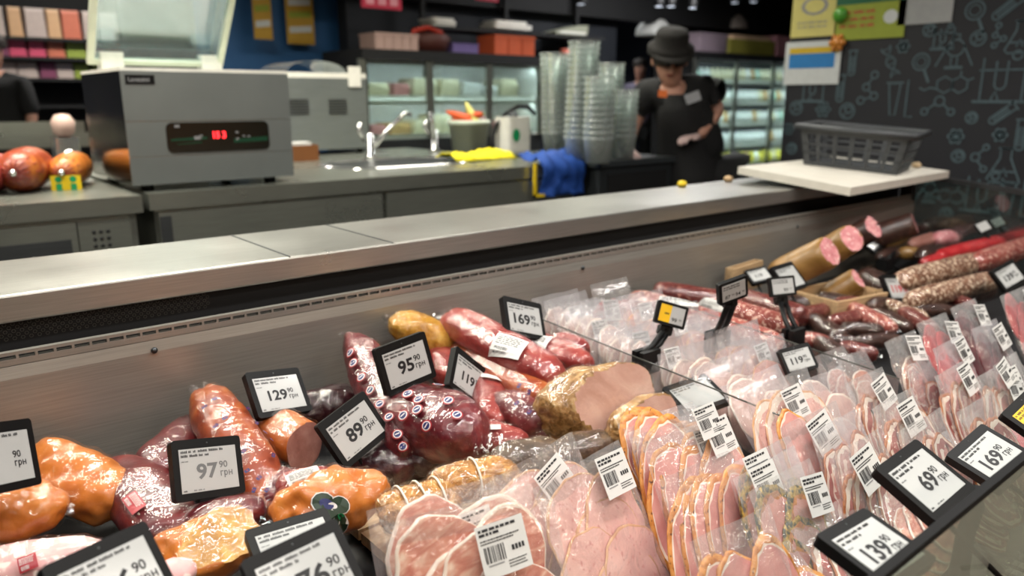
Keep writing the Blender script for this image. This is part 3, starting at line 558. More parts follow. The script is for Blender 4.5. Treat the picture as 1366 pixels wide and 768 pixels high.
for k, (u, v, m) in enumerate(sorted(far)):
    dx = rng.uniform(14, 22); dy = rng.uniform(-8, 8)
    blob('sausage_piece', 'cut sausage piece in film at the far case corner, %s from the left' % ordn(k), 'sausage', (u - dx, v - dy), (u + dx, v + dy), .70, .69, rng.uniform(8, 12), m, .9, 3.0, .08, 80 + k, group='cut sausage pieces at the far corner', ns=14, nr=14)
for lab, (u, v, Z, rz, w, d, h_) in (('upright wooden tray leaning at the back panel beside the salamis', (975, 366, .70, 6, .19, .03, .085)), ('low wooden tray holding the film packed sausages', (1118, 398, .66, -10, .24, .18, .05)), ('second low wooden tray in the right bin behind the 239 display', (1160, 388, .65, -8, .2, .16, .06))):
    P = at(u, v, Z=Z); t = thing('wooden_tray', lab, 'tray', (P.x, min(P.y, 1.35), P.z - h_ / 2)); t.rotation_euler.z = math.radians(rz)
    for nm, a, b in (('bottom', (-w / 2, -d / 2, 0), (w / 2, d / 2, .006)), ('side_board', (-w / 2, -d / 2, .006), (w / 2, -d / 2 + .008, h_)), ('side_board', (-w / 2, d / 2 - .008, .006), (w / 2, d / 2, h_)), ('end_board', (-w / 2, -d / 2 + .008, .006), (-w / 2 + .008, d / 2 - .008, h_)), ('end_board', (w / 2 - .008, -d / 2 + .008, .006), (w / 2, d / 2 - .008, h_))):
        MB().box(a, b).build(nm, WOOD, t)
# ---------------------------------------------------------------- electronic price displays: position, facing, right-hand direction, width, height
TP = {
 't129':((0.498,1.249,0.743),(0.222,-0.732,0.644),(0.975,0.149,-0.166),0.108,0.088),
 't97':((0.319,1.092,0.716),(0.228,-0.858,0.460),(0.963,0.128,-0.239),0.108,0.088),
 't89':((0.557,1.083,0.712),(0.087,-0.870,0.485),(0.937,0.237,0.258),0.108,0.088),
 't95':((0.684,1.119,0.790),(0.029,-0.967,0.252),(0.993,0.057,0.105),0.108,0.088),
 't119':((0.829,1.125,0.725),(0.336,-0.859,0.386),(0.744,-0.010,-0.669),0.108,0.088),
 't169':((1.022,1.188,0.796),(0.122,-0.821,0.558),(0.945,-0.076,-0.317),0.108,0.088),
 't0':((0.068,1.082,0.816),(0.634,-0.706,0.315),(0.773,0.564,-0.290),0.108,0.088),
 't6':((0.122,0.759,0.788),(0.307,-0.720,0.623),(0.935,0.351,-0.055),0.108,0.088),
 't47':((0.341,0.836,0.702),(-0.022,-0.403,0.915),(0.996,-0.092,-0.016),0.108,0.088),
 't76':((0.282,0.672,0.769),(-0.040,-0.704,0.709),(0.997,0.019,0.076),0.108,0.088),
 'tmid':((1.206,0.872,0.674),(-0.220,-0.302,0.927),(0.954,-0.264,0.141),0.108,0.088),
 't69':((0.969,0.345,0.783),(-0.096,-0.452,0.887),(0.995,-0.029,0.093),0.108,0.088),
 't139':((0.774,0.314,0.780),(0.054,-0.259,0.964),(0.998,-0.010,-0.059),0.108,0.088),
 't169b':((1.280,0.366,0.708),(-0.283,-0.276,0.918),(0.959,-0.106,0.263),0.108,0.088),
 'tyel':((1.412,0.340,0.748),(-0.324,-0.417,0.849),(0.945,-0.107,0.308),0.108,0.088),
 't119d':((2.347,0.987,0.692),(-0.134,-0.802,0.582),(0.965,-0.239,-0.108),0.108,0.088),
 't239':((2.393,1.020,0.585),(-0.144,-0.726,0.672),(0.988,-0.140,0.059),0.108,0.088),
 't139b':((2.572,0.766,0.737),(-0.410,-0.711,0.571),(0.910,-0.273,0.313),0.095,0.075),
 't119c':((1.475,0.809,0.706),(-0.458,-0.664,0.591),(0.877,-0.448,0.176),0.074,0.059),
 'twhite':((1.975,1.133,0.756),(-0.022,-0.723,0.691),(1.000,-0.003,0.029),0.108,0.088),
 't119b':((2.050,1.279,0.725),(-0.346,-0.455,0.820),(0.904,-0.396,0.162),0.075,0.058),
 'tf':((2.791,1.282,0.740),(-0.459,-0.504,0.732),(0.875,-0.111,0.472),0.075,0.058),
 'c99':((1.281,1.003,0.797),(-0.471,-0.833,0.290),(0.785,-0.546,-0.294),0.070,0.050),
 'c87':((1.344,0.895,0.861),(-0.320,-0.933,-0.167),(0.901,-0.354,0.249),0.070,0.050),
 'c99b':((1.715,1.001,0.793),(-0.484,-0.810,0.332),(0.867,-0.495,0.055),0.070,0.050),
}
def dashes(mb, x0, x1, y, h, mi, seed, z):
    rr = random.Random(seed); x = x0
    while x < x1 - h:
        w = min(rr.uniform(1.2, 4.5) * h, x1 - x); k = x
        while k < x + w - h * .3:      # a word is a run of small letter strokes
            mb.box((k, y, z), (k + h * .42, y + h * rr.uniform(.8, 1.15), z + .0001), mi); k += h * .62
        x += w + h * .7
def price_tag(key, label, big, sup='90', unit='грн', style='', dx=0, stand=.1, cat='price display', bigs=.30):
    loc, n, xd, w, h = TP[key]
    t = thing('price_display', label, cat, M=frame(loc, n, xd))
    MB().rbox((-w / 2, -h / 2, -.014), (w / 2, h / 2, 0), .005).build('housing', BLK, t)
    b = w * .09; x0, x1, y0, y1 = -w / 2 + b, w / 2 - b, -h / 2 + b * 1.05, h / 2 - b * 1.45
    mb = MB(); W_, H_ = x1 - x0, y1 - y0
    mb.box((x0, y0, 0), (x1, y1, .0006), 0); z = .0009
    if style == 'yellow': mb.box((x0, y0, .0006), (x0 + W_ * .5, y1, .0008), 3)
    dashes(mb, x0 + .03 * W_, x1 - .18 * W_, y1 - .095 * H_, .052 * H_, 1, hash(key) % 97 if False else len(label), z)
    dashes(mb, x0 + .03 * W_, x0 + .5 * W_, y1 - .19 * H_, .052 * H_, 1, len(label) + 3, z)
    dashes(mb, x0 + .03 * W_, x0 + .18 * W_, y1 - .30 * H_, .03 * H_, 2, 7, z)
    dashes(mb, x0 + .03 * W_, x0 + .14 * W_, y0 + .03 * H_, .035 * H_, 1, 9, z); dashes(mb, x0 + .2 * W_, x0 + .38 * W_, y0 + .03 * H_, .03 * H_, 2, 11, z)
    ink = {'red': 4, 'greyish': 2}.get(style, 1)  # pale style: digits drawn in the lighter grey ink
    if big:
        s = bigs * H_ * 1.38; ww = text_mesh(big, s, s * .03)[1] * 1.08; xs = x0 + W_ * (.65 + dx) - ww; yb = y0 + .30 * H_
        add_text(mb, big, s, xs, yb, z, ink, s * .03, 1.08)
        xe = xs + ww + .02 * W_
        if sup: add_text(mb, sup, s * .46, xe, yb + s * .42, z, ink, s * .008)
        if unit: glyphs_unit(mb, s * .26, xe + .015 * W_, yb, z, ink)
    mb.build('screen', [SCREEN, SINK, SINKG, YEL, RED_INK], t)
    MB().lathe([(0, .0004), (.0012, .0004), (.0012, 0)], 8, 0, Matrix.Translation((0, h / 2 - b * .7, 0))).build('sensor_dot', S_DARK, t)
    mb = MB().rbox((-.02, -h * .2, -.018), (.02, h * .2, -.012), .003); mb.tube([(0, -h * .1, -.016), (-.012, -h * .5, -.022), (-.018, -h * .5 - stand, -.03)], .0035, 8); mb.build('stand', BLK, t)
    return t
price_tag('t0', 'price display cut off by the left edge of the picture', ' ', '90', dx=.02)
price_tag('t129', 'price display reading 129.90 in front of the steel back panel', '129')
price_tag('t97', 'price display reading 97.90 with pale faded digits', '97', style='greyish', bigs=.34)
price_tag('t89', 'tilted price display reading 89.90 beside the ham with stickers', '89', bigs=.36)
price_tag('t95', 'price display reading 95.90 above the ham with round stickers', '95', bigs=.36)
price_tag('t119', 'slanted price display reading 119.90 turned sharply clockwise', '119')
price_tag('t169', 'price display reading 169.90 at the clear divider', '169', bigs=.36)
price_tag('t6', 'big price display cut off by the bottom left of the picture', '6', bigs=.36, dx=.05)
price_tag('t47', 'price display reading 47.90 lying behind the bottom centre display', '47', bigs=.36, dx=.05)
price_tag('t76', 'price display reading 76.90 cut off at the bottom beside the prosciutto pouch', '76', bigs=.36, dx=.1, stand=.06)
price_tag('tmid', 'price display half covered by pouches near the clear divider', '', '')
price_tag('t69', 'price display reading 69.90 at the front glass', '69', bigs=.34)
price_tag('t139', 'price display reading 139.90 at the front glass, lowest in the picture', '139', bigs=.34, stand=.06)
price_tag('t169b', 'price display reading 169.90 at the front glass on the right', '169', bigs=.34)
price_tag('tyel', 'price display with yellow panel cut off by the right edge', '', '', style='yellow')
price_tag('t119d', 'price display reading 119.90 in red print in the right bin', '119', style='red', bigs=.36)
price_tag('t239', 'price display reading 239.90 in front of the right bin', '239', bigs=.36)
price_tag('t139b', 'price display reading 139.90 among the salamis at the right edge', '139', bigs=.34)
price_tag('t119c', 'price display reading 119.90 behind the tilted pale pouches', '119', bigs=.34)
price_tag('twhite', 'blank looking price display with bluish top near the cut cooked sausages', '', '')
price_tag('t119b', 'small price display reading 119 behind the double price display', '119', '', '', bigs=.3)
price_tag('tf', 'small price display on a black clamp in front of the cooked sausages', '', '')
def clip_tag(key, label, foot, texts, yellow=False):
    loc, n, xd, w, h = TP[key]; M = frame(loc, n, xd); t = thing('clip_price_display', label, 'price display', M=M); I = M.inverted()
    MB().rbox((-w / 2, -h / 2, -.011), (w / 2, h / 2, 0), .004).build('housing', BLK, t)
    b = w * .09; x0, x1, y0, y1 = -w / 2 + b * 1.2, w / 2 - b, -h / 2 + b, h / 2 - b; W_, H_ = x1 - x0, y1 - y0; mb = MB().box((x0, y0, 0), (x1, y1, .0006))
    if yellow: mb.box((x0, y0, .0006), (x0 + W_ * .45, y1, .0008), 3); dashes(mb, x0 + .2 * W_, x0 + .42 * W_, y0 + .45 * H_, .09 * H_, 1, 5, .001)
    else:
        for k in range(2): dashes(mb, x0 + .05 * W_, x0 + .75 * W_, y1 - (.16 + .14 * k) * H_, .07 * H_, 1, k + 3, .001)
    for s, x in texts: add_text(mb, s, .34 * H_, x0 + x * W_, y0 + .12 * H_, .001, 1, .002 * H_); add_text(mb, '90', .16 * H_, x0 + x * W_ + .44 * H_, y0 + .24 * H_, .001, 1)
    mb.build('screen', [SCREEN, SINK, SINKG, YEL], t)
    F = I @ Vector(foot); mid = Vector((0, -h * .75, -.012))
    def L(p): return I @ Vector(p)
    mb = MB(); mb.tube([(0, 0, -.012), (0, -h * .45, -.016), tuple(mid)], .007, 8); mb.build('neck', BLK, t)
    mb = MB(); mb.rbox((-.014, -.008, -.02), (.014, .014, .004), .005, M=Matrix.Translation(mid)); mb.tube([mid + Vector((-.016, 0, -.006)), mid + Vector((.016, 0, -.006))], .006, 10); mb.build('hinge', BLK, t)
    f = Vector(foot)
    mm = M @ mid; mb = MB(); d = (f - mm)
    mb.tube([L(mm + Vector((-.011, 0, 0))), L(mm + d * .5 + Vector((-.012, 0, 0))), L(f + Vector((-.014, 0, .012)))], .0065, 8)
    mb.tube([L(mm + Vector((.011, 0, 0))), L(mm + d * .5 + Vector((.014, 0, 0))), L(f + Vector((.016, 0, .012)))], .0065, 8); mb.build('clamp_arm', BLK, t)
    mb = MB(); mb.box((f.x - .028, f.y - .016, f.z - .03), (f.x + .028, f.y - .004, f.z + .02)); mb.box((f.x - .028, f.y + .004, f.z - .03), (f.x + .028, f.y + .016, f.z + .02)); mb.box((f.x - .02, f.y - .004, f.z + .002), (f.x + .02, f.y + .004, f.z + .012))
    mb.v = [tuple(I @ Vector(p)) for p in mb.v]; mb.build('clamp', BLK, t)
clip_tag('c99', 'small yellow and white price display on a black clamp reading 99', at(862, 478, Z=.715), [('99', .52)], True)
clip_tag('c87', 'small double price display on a black clamp reading 87 and 94', at(957, 452, Z=.715), [('87', .1), ('94', .55)])
clip_tag('c99b', 'small price display on a black clamp reading 99, right of the double one', at(1058, 448, Z=.69), [('99', .5)])
for k, (u, v) in enumerate(((1312, 302), (1331, 296))):
    P = at(u, v, Z=.77); t = thing('clip_price_display', ('left' if k == 0 else 'right') + ' one of two tiny white price displays by the end glass', 'price display', M=frame(P, (-.5, -.6, .6), (1, -.3, .2)))
    MB().rbox((-.028, -.022, -.008), (.028, .022, 0), .003).build('housing', BLK, t); MB().box((-.024, -.018, 0), (.024, .018, .0006)).build('screen', SCREEN, t)
    mb = MB().tube([(0, -.01, -.008), (.01, -.06, -.03), (.02, -.1, -.04)], .006, 8); mb.build('clamp_arm', BLK, t)
P = at(1180, 352, Z=.69); t = thing('display_clamp', 'empty black clamp left of the red print price display', 'clamp', tuple(P))
MB().rbox((-.03, -.02, -.02), (.03, .02, .02), .006).build('clamp', BLK, t); MB().tube([(0, 0, 0), (.03, .0, .02), (.07, 0, .03)], .008, 8).build('clamp_arm', BLK, t)
# ---------------------------------------------------------------- vacuum pouches of sliced meat
def smat(name, cols, scale, spots=None, ss=80, sp=.62, st=None): return meat(name, cols, scale, .36, .08, .45, spots, ss, st, sp)
SM = dict(ham=smat('slice_ham', ('#cf9a92', '#dfaea4', '#e8c0b6'), 14, '#c98a84', 160, .66), smoked=smat('slice_smoked', ('#c07a76', '#d3938c', '#e0aaa0'), 14), pale=smat('slice_pale', ('#c9a49c', '#d8b8ae', '#e4cbc2'), 12), bacon=smat('slice_bacon', ('#984e4c', '#c98a80', '#e8cfc0'), 16, None, 80, .6, (1, 3, 1)),
     pros=smat('slice_prosciutto', ('#b8604e', '#d08a72', '#ebcbb4'), 22, None, 80, .6, (1, 3, 1)), salami=smat('slice_salami', ('#8e2f34', '#ab4a4c', '#c06464'), 12, '#e6c2b8', 130, .58), red=smat('slice_red', ('#a03038', '#bb4a4e', '#cc6a68'), 14), dark=smat('slice_dark_red', ('#3a0e16', '#5c1a24', '#762c34'), 14), herb=smat('slice_herb', ('#c2807a', '#d49a90', '#dfb0a4'), 12))
RM = dict(tan=smat('rim_tan', ('#b07a50', '#cf9c70', '#e0b890'), 30), orange=smat('rim_orange', ('#9a5420', '#c8823a', '#dea05a'), 40, '#5a2c12', 120, .66), fat=smat('rim_fat', ('#e0c8b4', '#ecdccc', '#f4eae0'), 20), herb=smat('rim_herb', ('#6a5a1e', '#a5862e', '#c8a850'), 70, '#2e3216', 90, .54), brown=smat('rim_brown', ('#7a3e20', '#9c5a30', '#b87848'), 40), none=None)
RM['red'] = SM['red']; RM['dark'] = SM['dark']; RM['bmeat'] = smat('rim_bacon_meat', ('#8a4440', '#a8605a', '#bf7c74'), 26)
KIND = dict(ham=('ham', [('tan', .035)], .066, .06, 6), smoked=('smoked', [('orange', .075), ('fat', .022)], .062, .105, 4), pale=('pale', [('fat', .05)], .06, .075, 4), bacon=('bacon', [('brown', .05), ('fat', .08), ('bmeat', .16), ('fat', .07)], .055, .10, 4), pros=('pros', [('fat', .045)], .058, .07, 7), salami=('salami', [('red', .02)], .055, .065, 6), red=('red', [('red', .02)], .056, .07, 5), dark=('dark', [('dark', .02)], .056, .07, 5), herb=('herb', [('herb', .12), ('orange', .05)], .056, .082, 5), hamrim=('ham', [('tan', .03), ('fat', .10)], .064, .09, 4))
def slice_mesh(kind, seed):
    """thin slice: crust, fat and flesh bands of uneven width as rings"""
    sm, bands, rx, ry, n = KIND[kind]; rr = random.Random(seed); N = 34; th = .0016; ph = rr.uniform(0, 6); a0 = rr.choice((2.2, 2.8, 3.3))
    def rad(a): return 1 + .07 * math.sin(2 * a + ph) + .05 * math.sin(3 * a + 2 * ph) + .05 * nz((math.cos(a), math.sin(a), seed), 3)
    def ring(f, z, jit=0):
        out = []
        for k in range(N):
            a = 2 * math.pi * k / N; m = .45 + 1.25 * (.5 + .5 * math.cos(a - a0)) + jit * nz((math.cos(a) * 2, math.sin(a) * 2, seed + f * 9), 2.5); g = 1 - (1 - f) * m if f > .4 else f
            out.append((rx * g * rad(a) * math.cos(a), ry * g * rad(a) * math.sin(a), z + .003 * nz((math.cos(a) * g * 2, math.sin(a) * g * 2, seed), 1)))
        return out
    rings = [ring(1, 0), ring(1, th)]; mi = [1]; f = 1
    for q, (b, w) in enumerate(bands): f -= w; rings.append(ring(f, th + .0003, .7)); mi.append(q + 1)
    rings.append(ring(.3, th + .0003)); mi.append(0)
    V = [p for r_ in rings for p in r_] + [(0, 0, th)]; F = []; MI = []
    for i in range(len(rings) - 1):
        for k in range(N): F.append((i * N + k, i * N + (k + 1) % N, (i + 1) * N + (k + 1) % N, (i + 1) * N + k)); MI.append(mi[i])
    L = len(rings) - 1
    for k in range(N): F.append((L * N + k, L * N + (k + 1) % N, (L + 1) * N)); MI.append(0)
    F.append(tuple(range(N))[::-1]); MI.append(0); mb = MB()
    mb.v = V; mb.f = F; mb.m = MI; mb.sm = [True] * len(F); me = mb.mesh('slice'); me.materials.append(SM[sm])
    for b, w in bands: me.materials.append(RM[b])
    return me
SLM = {k: [slice_mesh(k, i + 1) for i in range(3)] for k in KIND}
def pouch_mesh(w, h, th, seed, m):
    nx, ny = 14, 20; mb = MB()
    def b(i, j):
        x = i / nx; y = j / ny
        ex = max(0, min(1, min(x, 1 - x) / .16)); ey = max(0, min(1, min(y / .08, (.92 - y) / .14)))
        return th * (ex * (2 - ex)) ** .7 * (max(0, ey) ** .6)
    for sgn in (1, -1):
        vs = []
        for j in range(ny + 1):
            for i in range(nx + 1):
                p = Vector(((i / nx - .5) * w, (j / ny) * h, 0)); wv = .0042 * nz(p, 45, seed + sgn) + .006 * nz(p, 14, seed)
                edge = 0 if (i in (0, nx) or j in (0, ny)) else 1
                vs.append((p.x + .002 * nz(p, 20, seed + 4), p.y + .002 * nz(p, 22, seed + 8), .006 * nz(p, 7, seed) + sgn * (b(i, j) / 2 + .0007 * edge) + wv * edge))
        f = [(j * (nx + 1) + i, j * (nx + 1) + i + 1, (j + 1) * (nx + 1) + i + 1, (j + 1) * (nx + 1) + i) for j in range(ny) for i in range(nx)]
        mb.add(vs, f if sgn > 0 else [q[::-1] for q in f], 0, True)
    me = mb.mesh('pouch'); me.materials.append(m); return me
PCH = {}
def pouch(w, h, th, v, cloudy):
    k = (w, h, th, v, cloudy)
    if k not in PCH: PCH[k] = pouch_mesh(w, h, th, v * 5 + 1, POUCHC if cloudy else POUCH)
    return PCH[k]
def label_mesh(seed):
    rr = random.Random(seed); mb = MB(); w, h = .058, .056; n = 6
    for (i0, j0) in [(i, j) for i in range(n) for j in range(3)]:
        pass
    zf = lambda x: .0016 * math.sin(x * 60 + seed)
    vs = [(-w / 2 + w * i / n, -h / 2 + h * j, zf(-w / 2 + w * i / n)) for j in (0, 1) for i in range(n + 1)]
    mb.add(vs, [(i, i + 1, n + 2 + i, n + 1 + i) for i in range(n)], 0)
    def q(x0, y0, x1, y1, mi=1): mb.add([(x0, y0, zf(x0) + .0004), (x1, y0, zf(x1) + .0004), (x1, y1, zf(x1) + .0004), (x0, y1, zf(x0) + .0004)], [(0, 1, 2, 3)], mi)
    for y, hh, xe in ((.021, .003, .018), (.0165, .003, -.005), (.011, .0015, .02), (.008, .0015, .012), (-.016, .0012, .024), (-.019, .0012, .02), (-.022, .0012, .022)):
        x = -w / 2 + (.003 if y > 0 else .03)
        while x < xe: ww = rr.uniform(.8, 2.6) * hh; q(x, y, min(x + ww, w / 2 - .002), y + hh); x += ww + hh * .45
    x = -.024
    while x < .0: ww = rr.choice((.0006, .0011, .0016)); q(x, -.012, x + ww, .005); x += ww + rr.choice((.0006, .001, .0014))
    x = .008
    for k in range(4): q(x, -.006, x + .003, -.0005); x += .0042
    q(-.022, -.0155, -.004, -.014, 2)
    me = mb.mesh('label'); 
    for m in (PAPER, INK, INKG): me.materials.append(m)
    return me
LABM = [label_mesh(i) for i in range(3)]
NAMES = dict(ham='sliced_ham_pouch', smoked='sliced_smoked_pork_pouch', pale='sliced_poultry_pouch', bacon='sliced_bacon_pouch', pros='sliced_prosciutto_pouch', salami='sliced_salami_pouch', red='sliced_beef_pouch', dark='sliced_dried_beef_pouch', herb='herb_crusted_pork_pouch', hamrim='sliced_fat_edged_ham_pouch')
PR = random.Random(3)
def pack(base, kind, label, w=.165, h=.25, th=.022, lean=28, yaw=0, roll=0, lab=None, cloudy=False, nsl=None, group=None, arr='shingle', labs=None):
    """pouch standing on its lower edge at base, leaning back"""
    le, ya = math.radians(lean), math.radians(yaw)
    n = Vector((math.sin(ya) * math.cos(le) * -1, -math.cos(ya) * math.cos(le), math.sin(le))); x = Vector((math.cos(ya), -math.sin(ya), 0))
    M = frame(base, n, x) @ Matrix.Rotation(math.radians(roll), 4, 'Z')
    t = thing(NAMES[kind], label, 'meat pouch', M=M, group=group); v = PR.randrange(4)
    obj('pouch', pouch(w, h, th, v, cloudy), t)
    sm, bands, rx, ry, n_ = KIND[kind]; n_ = nsl or n_; sc = w / .165; hs = h / .25
    for k in range(n_):
        o = obj('slice', SLM[kind][PR.randrange(3)], t); f = k / max(1, n_ - 1)
        if arr == 'shingle': px, py = (-.028 + .056 * ((k * 2) % 3) / 2) * sc + PR.uniform(-.006, .006), (.175 - .11 * f) * hs
        elif arr == 'side': px, py = (-.044 + .088 * f) * sc, .128 * hs + PR.uniform(-.006, .006)
        else: px, py = PR.uniform(-.01, .01), (.145 - .03 * f) * hs
        rot = {'shingle': PR.uniform(-30, 30), 'side': PR.uniform(-14, 14)}.get(arr, PR.uniform(-20, 20))
        o.location = (px, py, -th * .34 + k * (th * .62 / n_)); o.rotation_euler = (PR.uniform(-.06, .02), PR.uniform(.0, .05), math.radians(rot)); fx = .92 * min(sc, 1.15); o.scale = (fx, fx * min(hs, 1.1), 1)
    for (lx, ly, lr, ls) in ([lab] if lab else []) + (labs or []):
        o = obj('label', LABM[PR.randrange(3)], t); o.location = (lx, ly, th * .5 + .005); o.rotation_euler = (-.05, 0, math.radians(lr)); o.scale = (ls, ls, 1)
    return t
def pk(u, v, kind, label, zt=None, h=.25, lean=28, **kw):
    """place a pouch so that its top edge centre is seen at (u, v); the foot stands on the deck (or zt sets the top height)"""
    le = math.radians(lean); hz, hy = h * math.cos(le), h * math.sin(le); Z = zt or (deck_z(.6) + hz + .01)
    for i in range(4):
        P = at(u, v, Z=Z)
        if zt is None: Z = deck_z(P.y - hy) + hz + .006
    return pack((P.x, P.y - hy, P.z - hz), kind, label, h=h, lean=lean, **kw)
ORD = 'first second third fourth fifth sixth seventh eighth ninth tenth eleventh twelfth thirteenth fourteenth fifteenth sixteenth seventeenth'.split()
def fil(X, Y0, Y1, n, kind, label, group, **kw):
    for k in range(n):
        y = Y0 + (Y1 - Y0) * k / max(1, n - 1); pack((X + PR.uniform(-.012, .012), y, deck_z(y) + .006), kind, label + ', %s from the back panel' % ORD[k], group=group, lean=kw.get('lean', 22) + PR.uniform(-4, 4), yaw=PR.uniform(-6, 8), cloudy=kw.get('cloudy', True), w=kw.get('w', .155), h=kw.get('h', .2) + PR.uniform(-.01, .015), th=.016, nsl=kw.get('nsl', 2), arr='stack', lab=(PR.uniform(-.03, .03), kw.get('h', .2) - .045, PR.uniform(-4, 4), .8) if k % 3 == 1 else None)
fil(1.265, 1.27, .86, 13, 'pale', 'pouch of pale meat in the row at the clear divider', 'pale pouches filed along the clear divider')
fil(1.435, 1.20, .80, 12, 'ham', 'pouch of ham in the row beside the salamis', 'ham pouches filed beside the salamis', w=.15)
pk(812, 374, 'salami', 'clear pouch of diced salami with green label standing highest at the back panel', zt=.80, h=.17, w=.13, lean=20, arr='side', nsl=3, lab=(-.028, .095, -6, .95))
pk(958, 478, 'pale', 'cloudy pouch with triangular green mark in front of the long rows', h=.2, w=.2, lean=35, cloudy=True, nsl=3, lab=(.03, .09, 0, .5))
pk(1000, 500, 'pale', 'wide cloudy pouch leaning over the half covered price display', h=.21, w=.2, lean=38, cloudy=True, nsl=3)
pk(1105, 468, 'pros', 'clear pouch with small brown pieces behind the fat edged ham', h=.18, w=.13, lean=30, nsl=2, arr='stack')
pk(1135, 472, 'pros', 'second clear pouch with small brown pieces near the 239 display', h=.18, w=.13, lean=30, nsl=2, arr='stack')
pk(1090, 500, 'pale', 'cloudy pouch behind the fat edged ham with its label hidden', h=.2, w=.18, cloudy=True, nsl=3)
# foreground columns
G1 = 'smoked pork pouches filed behind one another'
for k, (u, v) in enumerate(((868, 552), (874, 558), (882, 563), (890, 568))): pk(u, v, 'smoked', 'clear pouch of smoked pork filed behind the two label pouch, %s from the rear' % ORD[k], cloudy=k % 2 == 0, group=G1, yaw=6, lab=(.05, .205, 0, .9) if k == 3 else None)
pk(905, 574, 'smoked', 'clear pouch of orange rimmed smoked pork with two labels at its top right', w=.18, yaw=4, arr='side', nsl=4, lab=(.062, .222, 4, 1.0), labs=[(.045, .25, 3, .9)])
pk(930, 618, 'smoked', 'clear pouch of orange rimmed smoked pork in front of the two label pouch', w=.18, yaw=4, arr='side', nsl=5)
pk(968, 700, 'smoked', 'smoked pork pouch low at the bottom edge left of the herb crusted pork', w=.15, yaw=4, arr='side', nsl=3)
pk(1012, 600, 'herb', 'herb crusted pork pouch third from the front, only label and top edge showing', cloudy=True, lab=(-.03, .225, 0, 1), nsl=3)
pk(1020, 615, 'herb', 'herb crusted pork pouch second from the front, only label and top edge showing', cloudy=True, lab=(-.03, .225, 0, 1), nsl=3)
pk(1040, 632, 'herb', 'clear pouch of herb crusted pork slices with its label at the top right', w=.16, lab=(.045, .205, -8, 1.0), arr='shingle')
pk(726, 600, 'ham', 'pouch of pink ham slices behind the front ham pouch, label fading into film', w=.19, lab=(.02, .205, 14, 1.0), roll=6, yaw=-4)
pk(782, 612, 'ham', 'front clear pouch of round pink ham slices with square label at top right', w=.20, h=.26, lab=(.048, .225, -3, 1.05), yaw=-8, labs=[(.05, .03, 12, 1.0)])
pk(585, 655, 'pros', 'prosciutto pouch behind the front prosciutto pouch', zt=.775, w=.22, lab=(.015, .19, 6, 1.0), cloudy=True, yaw=10, lean=22)
pk(612, 672, 'pros', 'front clear pouch of prosciutto slices at the bottom centre', zt=.785, w=.22, lab=(.025, .19, 2, 1.1), yaw=10, lean=22)
pk(1035, 505, 'hamrim', 'clear pouch of fat edged ham with a white label behind the prosciutto label', w=.2, lab=(.01, .20, 2, 1.05), nsl=4, arr='side')
pk(1078, 552, 'smoked', 'clear pouch of pink smoked pork with a diamond set label', w=.17, lab=(.0, .215, 10, 1.1), nsl=3)
pk(1138, 590, 'bacon', 'clear pouch of streaky bacon with label behind the 69.90 display', w=.15, lab=(-.01, .21, 8, 1.1), arr='side')
pk(1112, 560, 'bacon', 'bacon pouch hidden mostly behind the diamond labelled pork', w=.15, cloudy=True, nsl=3, arr='side')
pk(1190, 530, 'bacon', 'clear pouch of streaky bacon above the 69.90 display', w=.16, lab=(.01, .21, 4, 1.05), arr='side')
pk(1152, 500, 'bacon', 'long streaky bacon pouch with label at its top right', w=.15, lab=(.02, .21, 10, 1.0), arr='side')
pk(1225, 560, 'bacon', 'bacon pouch directly behind the 69.90 display', w=.16, arr='side')
pk(1268, 490, 'bacon', 'clear pouch of rolled bacon slices with label at its top', w=.16, lab=(.02, .22, 4, 1.05), arr='side')
pk(1322, 492, 'bacon', 'clear pouch of rolled bacon slices under stacked labels', w=.16, lab=(.035, .20, -10, 1.0), labs=[(.02, .235, 12, .9)], arr='side')
pk(1300, 535, 'bacon', 'bacon pouch between the 69.90 and right hand 169.90 displays', w=.16, arr='side')
pk(1340, 478, 'red', 'pouch of plain red sliced beef left of the marbled salami', w=.14, lab=(-.03, .21, 0, .9))
pk(1378, 450, 'salami', 'pouch of marbled red salami slices at the right edge', w=.16, lab=(-.0, .22, 0, 1.0))
pk(1200, 448, 'pros', 'pouch of pale pork slices with label below the 239 display', w=.15, lab=(.02, .215, -12, 1.0), arr='stack', nsl=3)
pk(1222, 482, 'bacon', 'small pouch with curled bacon slices below the pale pork pouch', w=.13, h=.2, nsl=3)
pk(1242, 424, 'red', 'pouch of bright red sliced beef with label at its right side', w=.16, lab=(.05, .20, -14, 1.0), nsl=5)
pk(1262, 456, 'red', 'pouch of plum red sliced beef in front of the bright red one', w=.15, cloudy=True, lab=(.03, .22, 4, 1.0))
pk(1284, 404, 'dark', 'pouch of dark red dried beef with label left of the pink beef', w=.16, lab=(.045, .205, -10, 1.0))
pk(1312, 432, 'dark', 'pouch of dark dried beef in front with its label at the top right', w=.15, cloudy=True, lab=(.03, .21, 6, 1.0))
pk(1350, 388, 'red', 'pouch of pinkish red beef slices farthest right in the back row', w=.18, lab=(.055, .21, -8, 1.1), nsl=5)
for k, (X, Y, kd, lb) in enumerate(((.80, .30, 'smoked', 'smoked pork pouch lying low behind the front glass under the 139.90 display'), (.98, .31, 'bacon', 'bacon pouch lying low behind the front glass between the 139.90 and 69.90 displays'), (1.16, .31, 'pros', 'pale pork pouch lying low behind the front glass under the 69.90 display'), (1.34, .31, 'bacon', 'bacon pouch lying low behind the front glass under the right hand 169.90 display'), (1.56, .31, 'red', 'red beef pouch lying low behind the front glass at the right edge'), (1.78, .31, 'bacon', 'bacon pouch lying low behind the front glass farthest right'))):
    pack((X, Y, deck_z(Y) + .03), kd, lb, lean=52, w=.16, h=.22, arr='side', nsl=4)
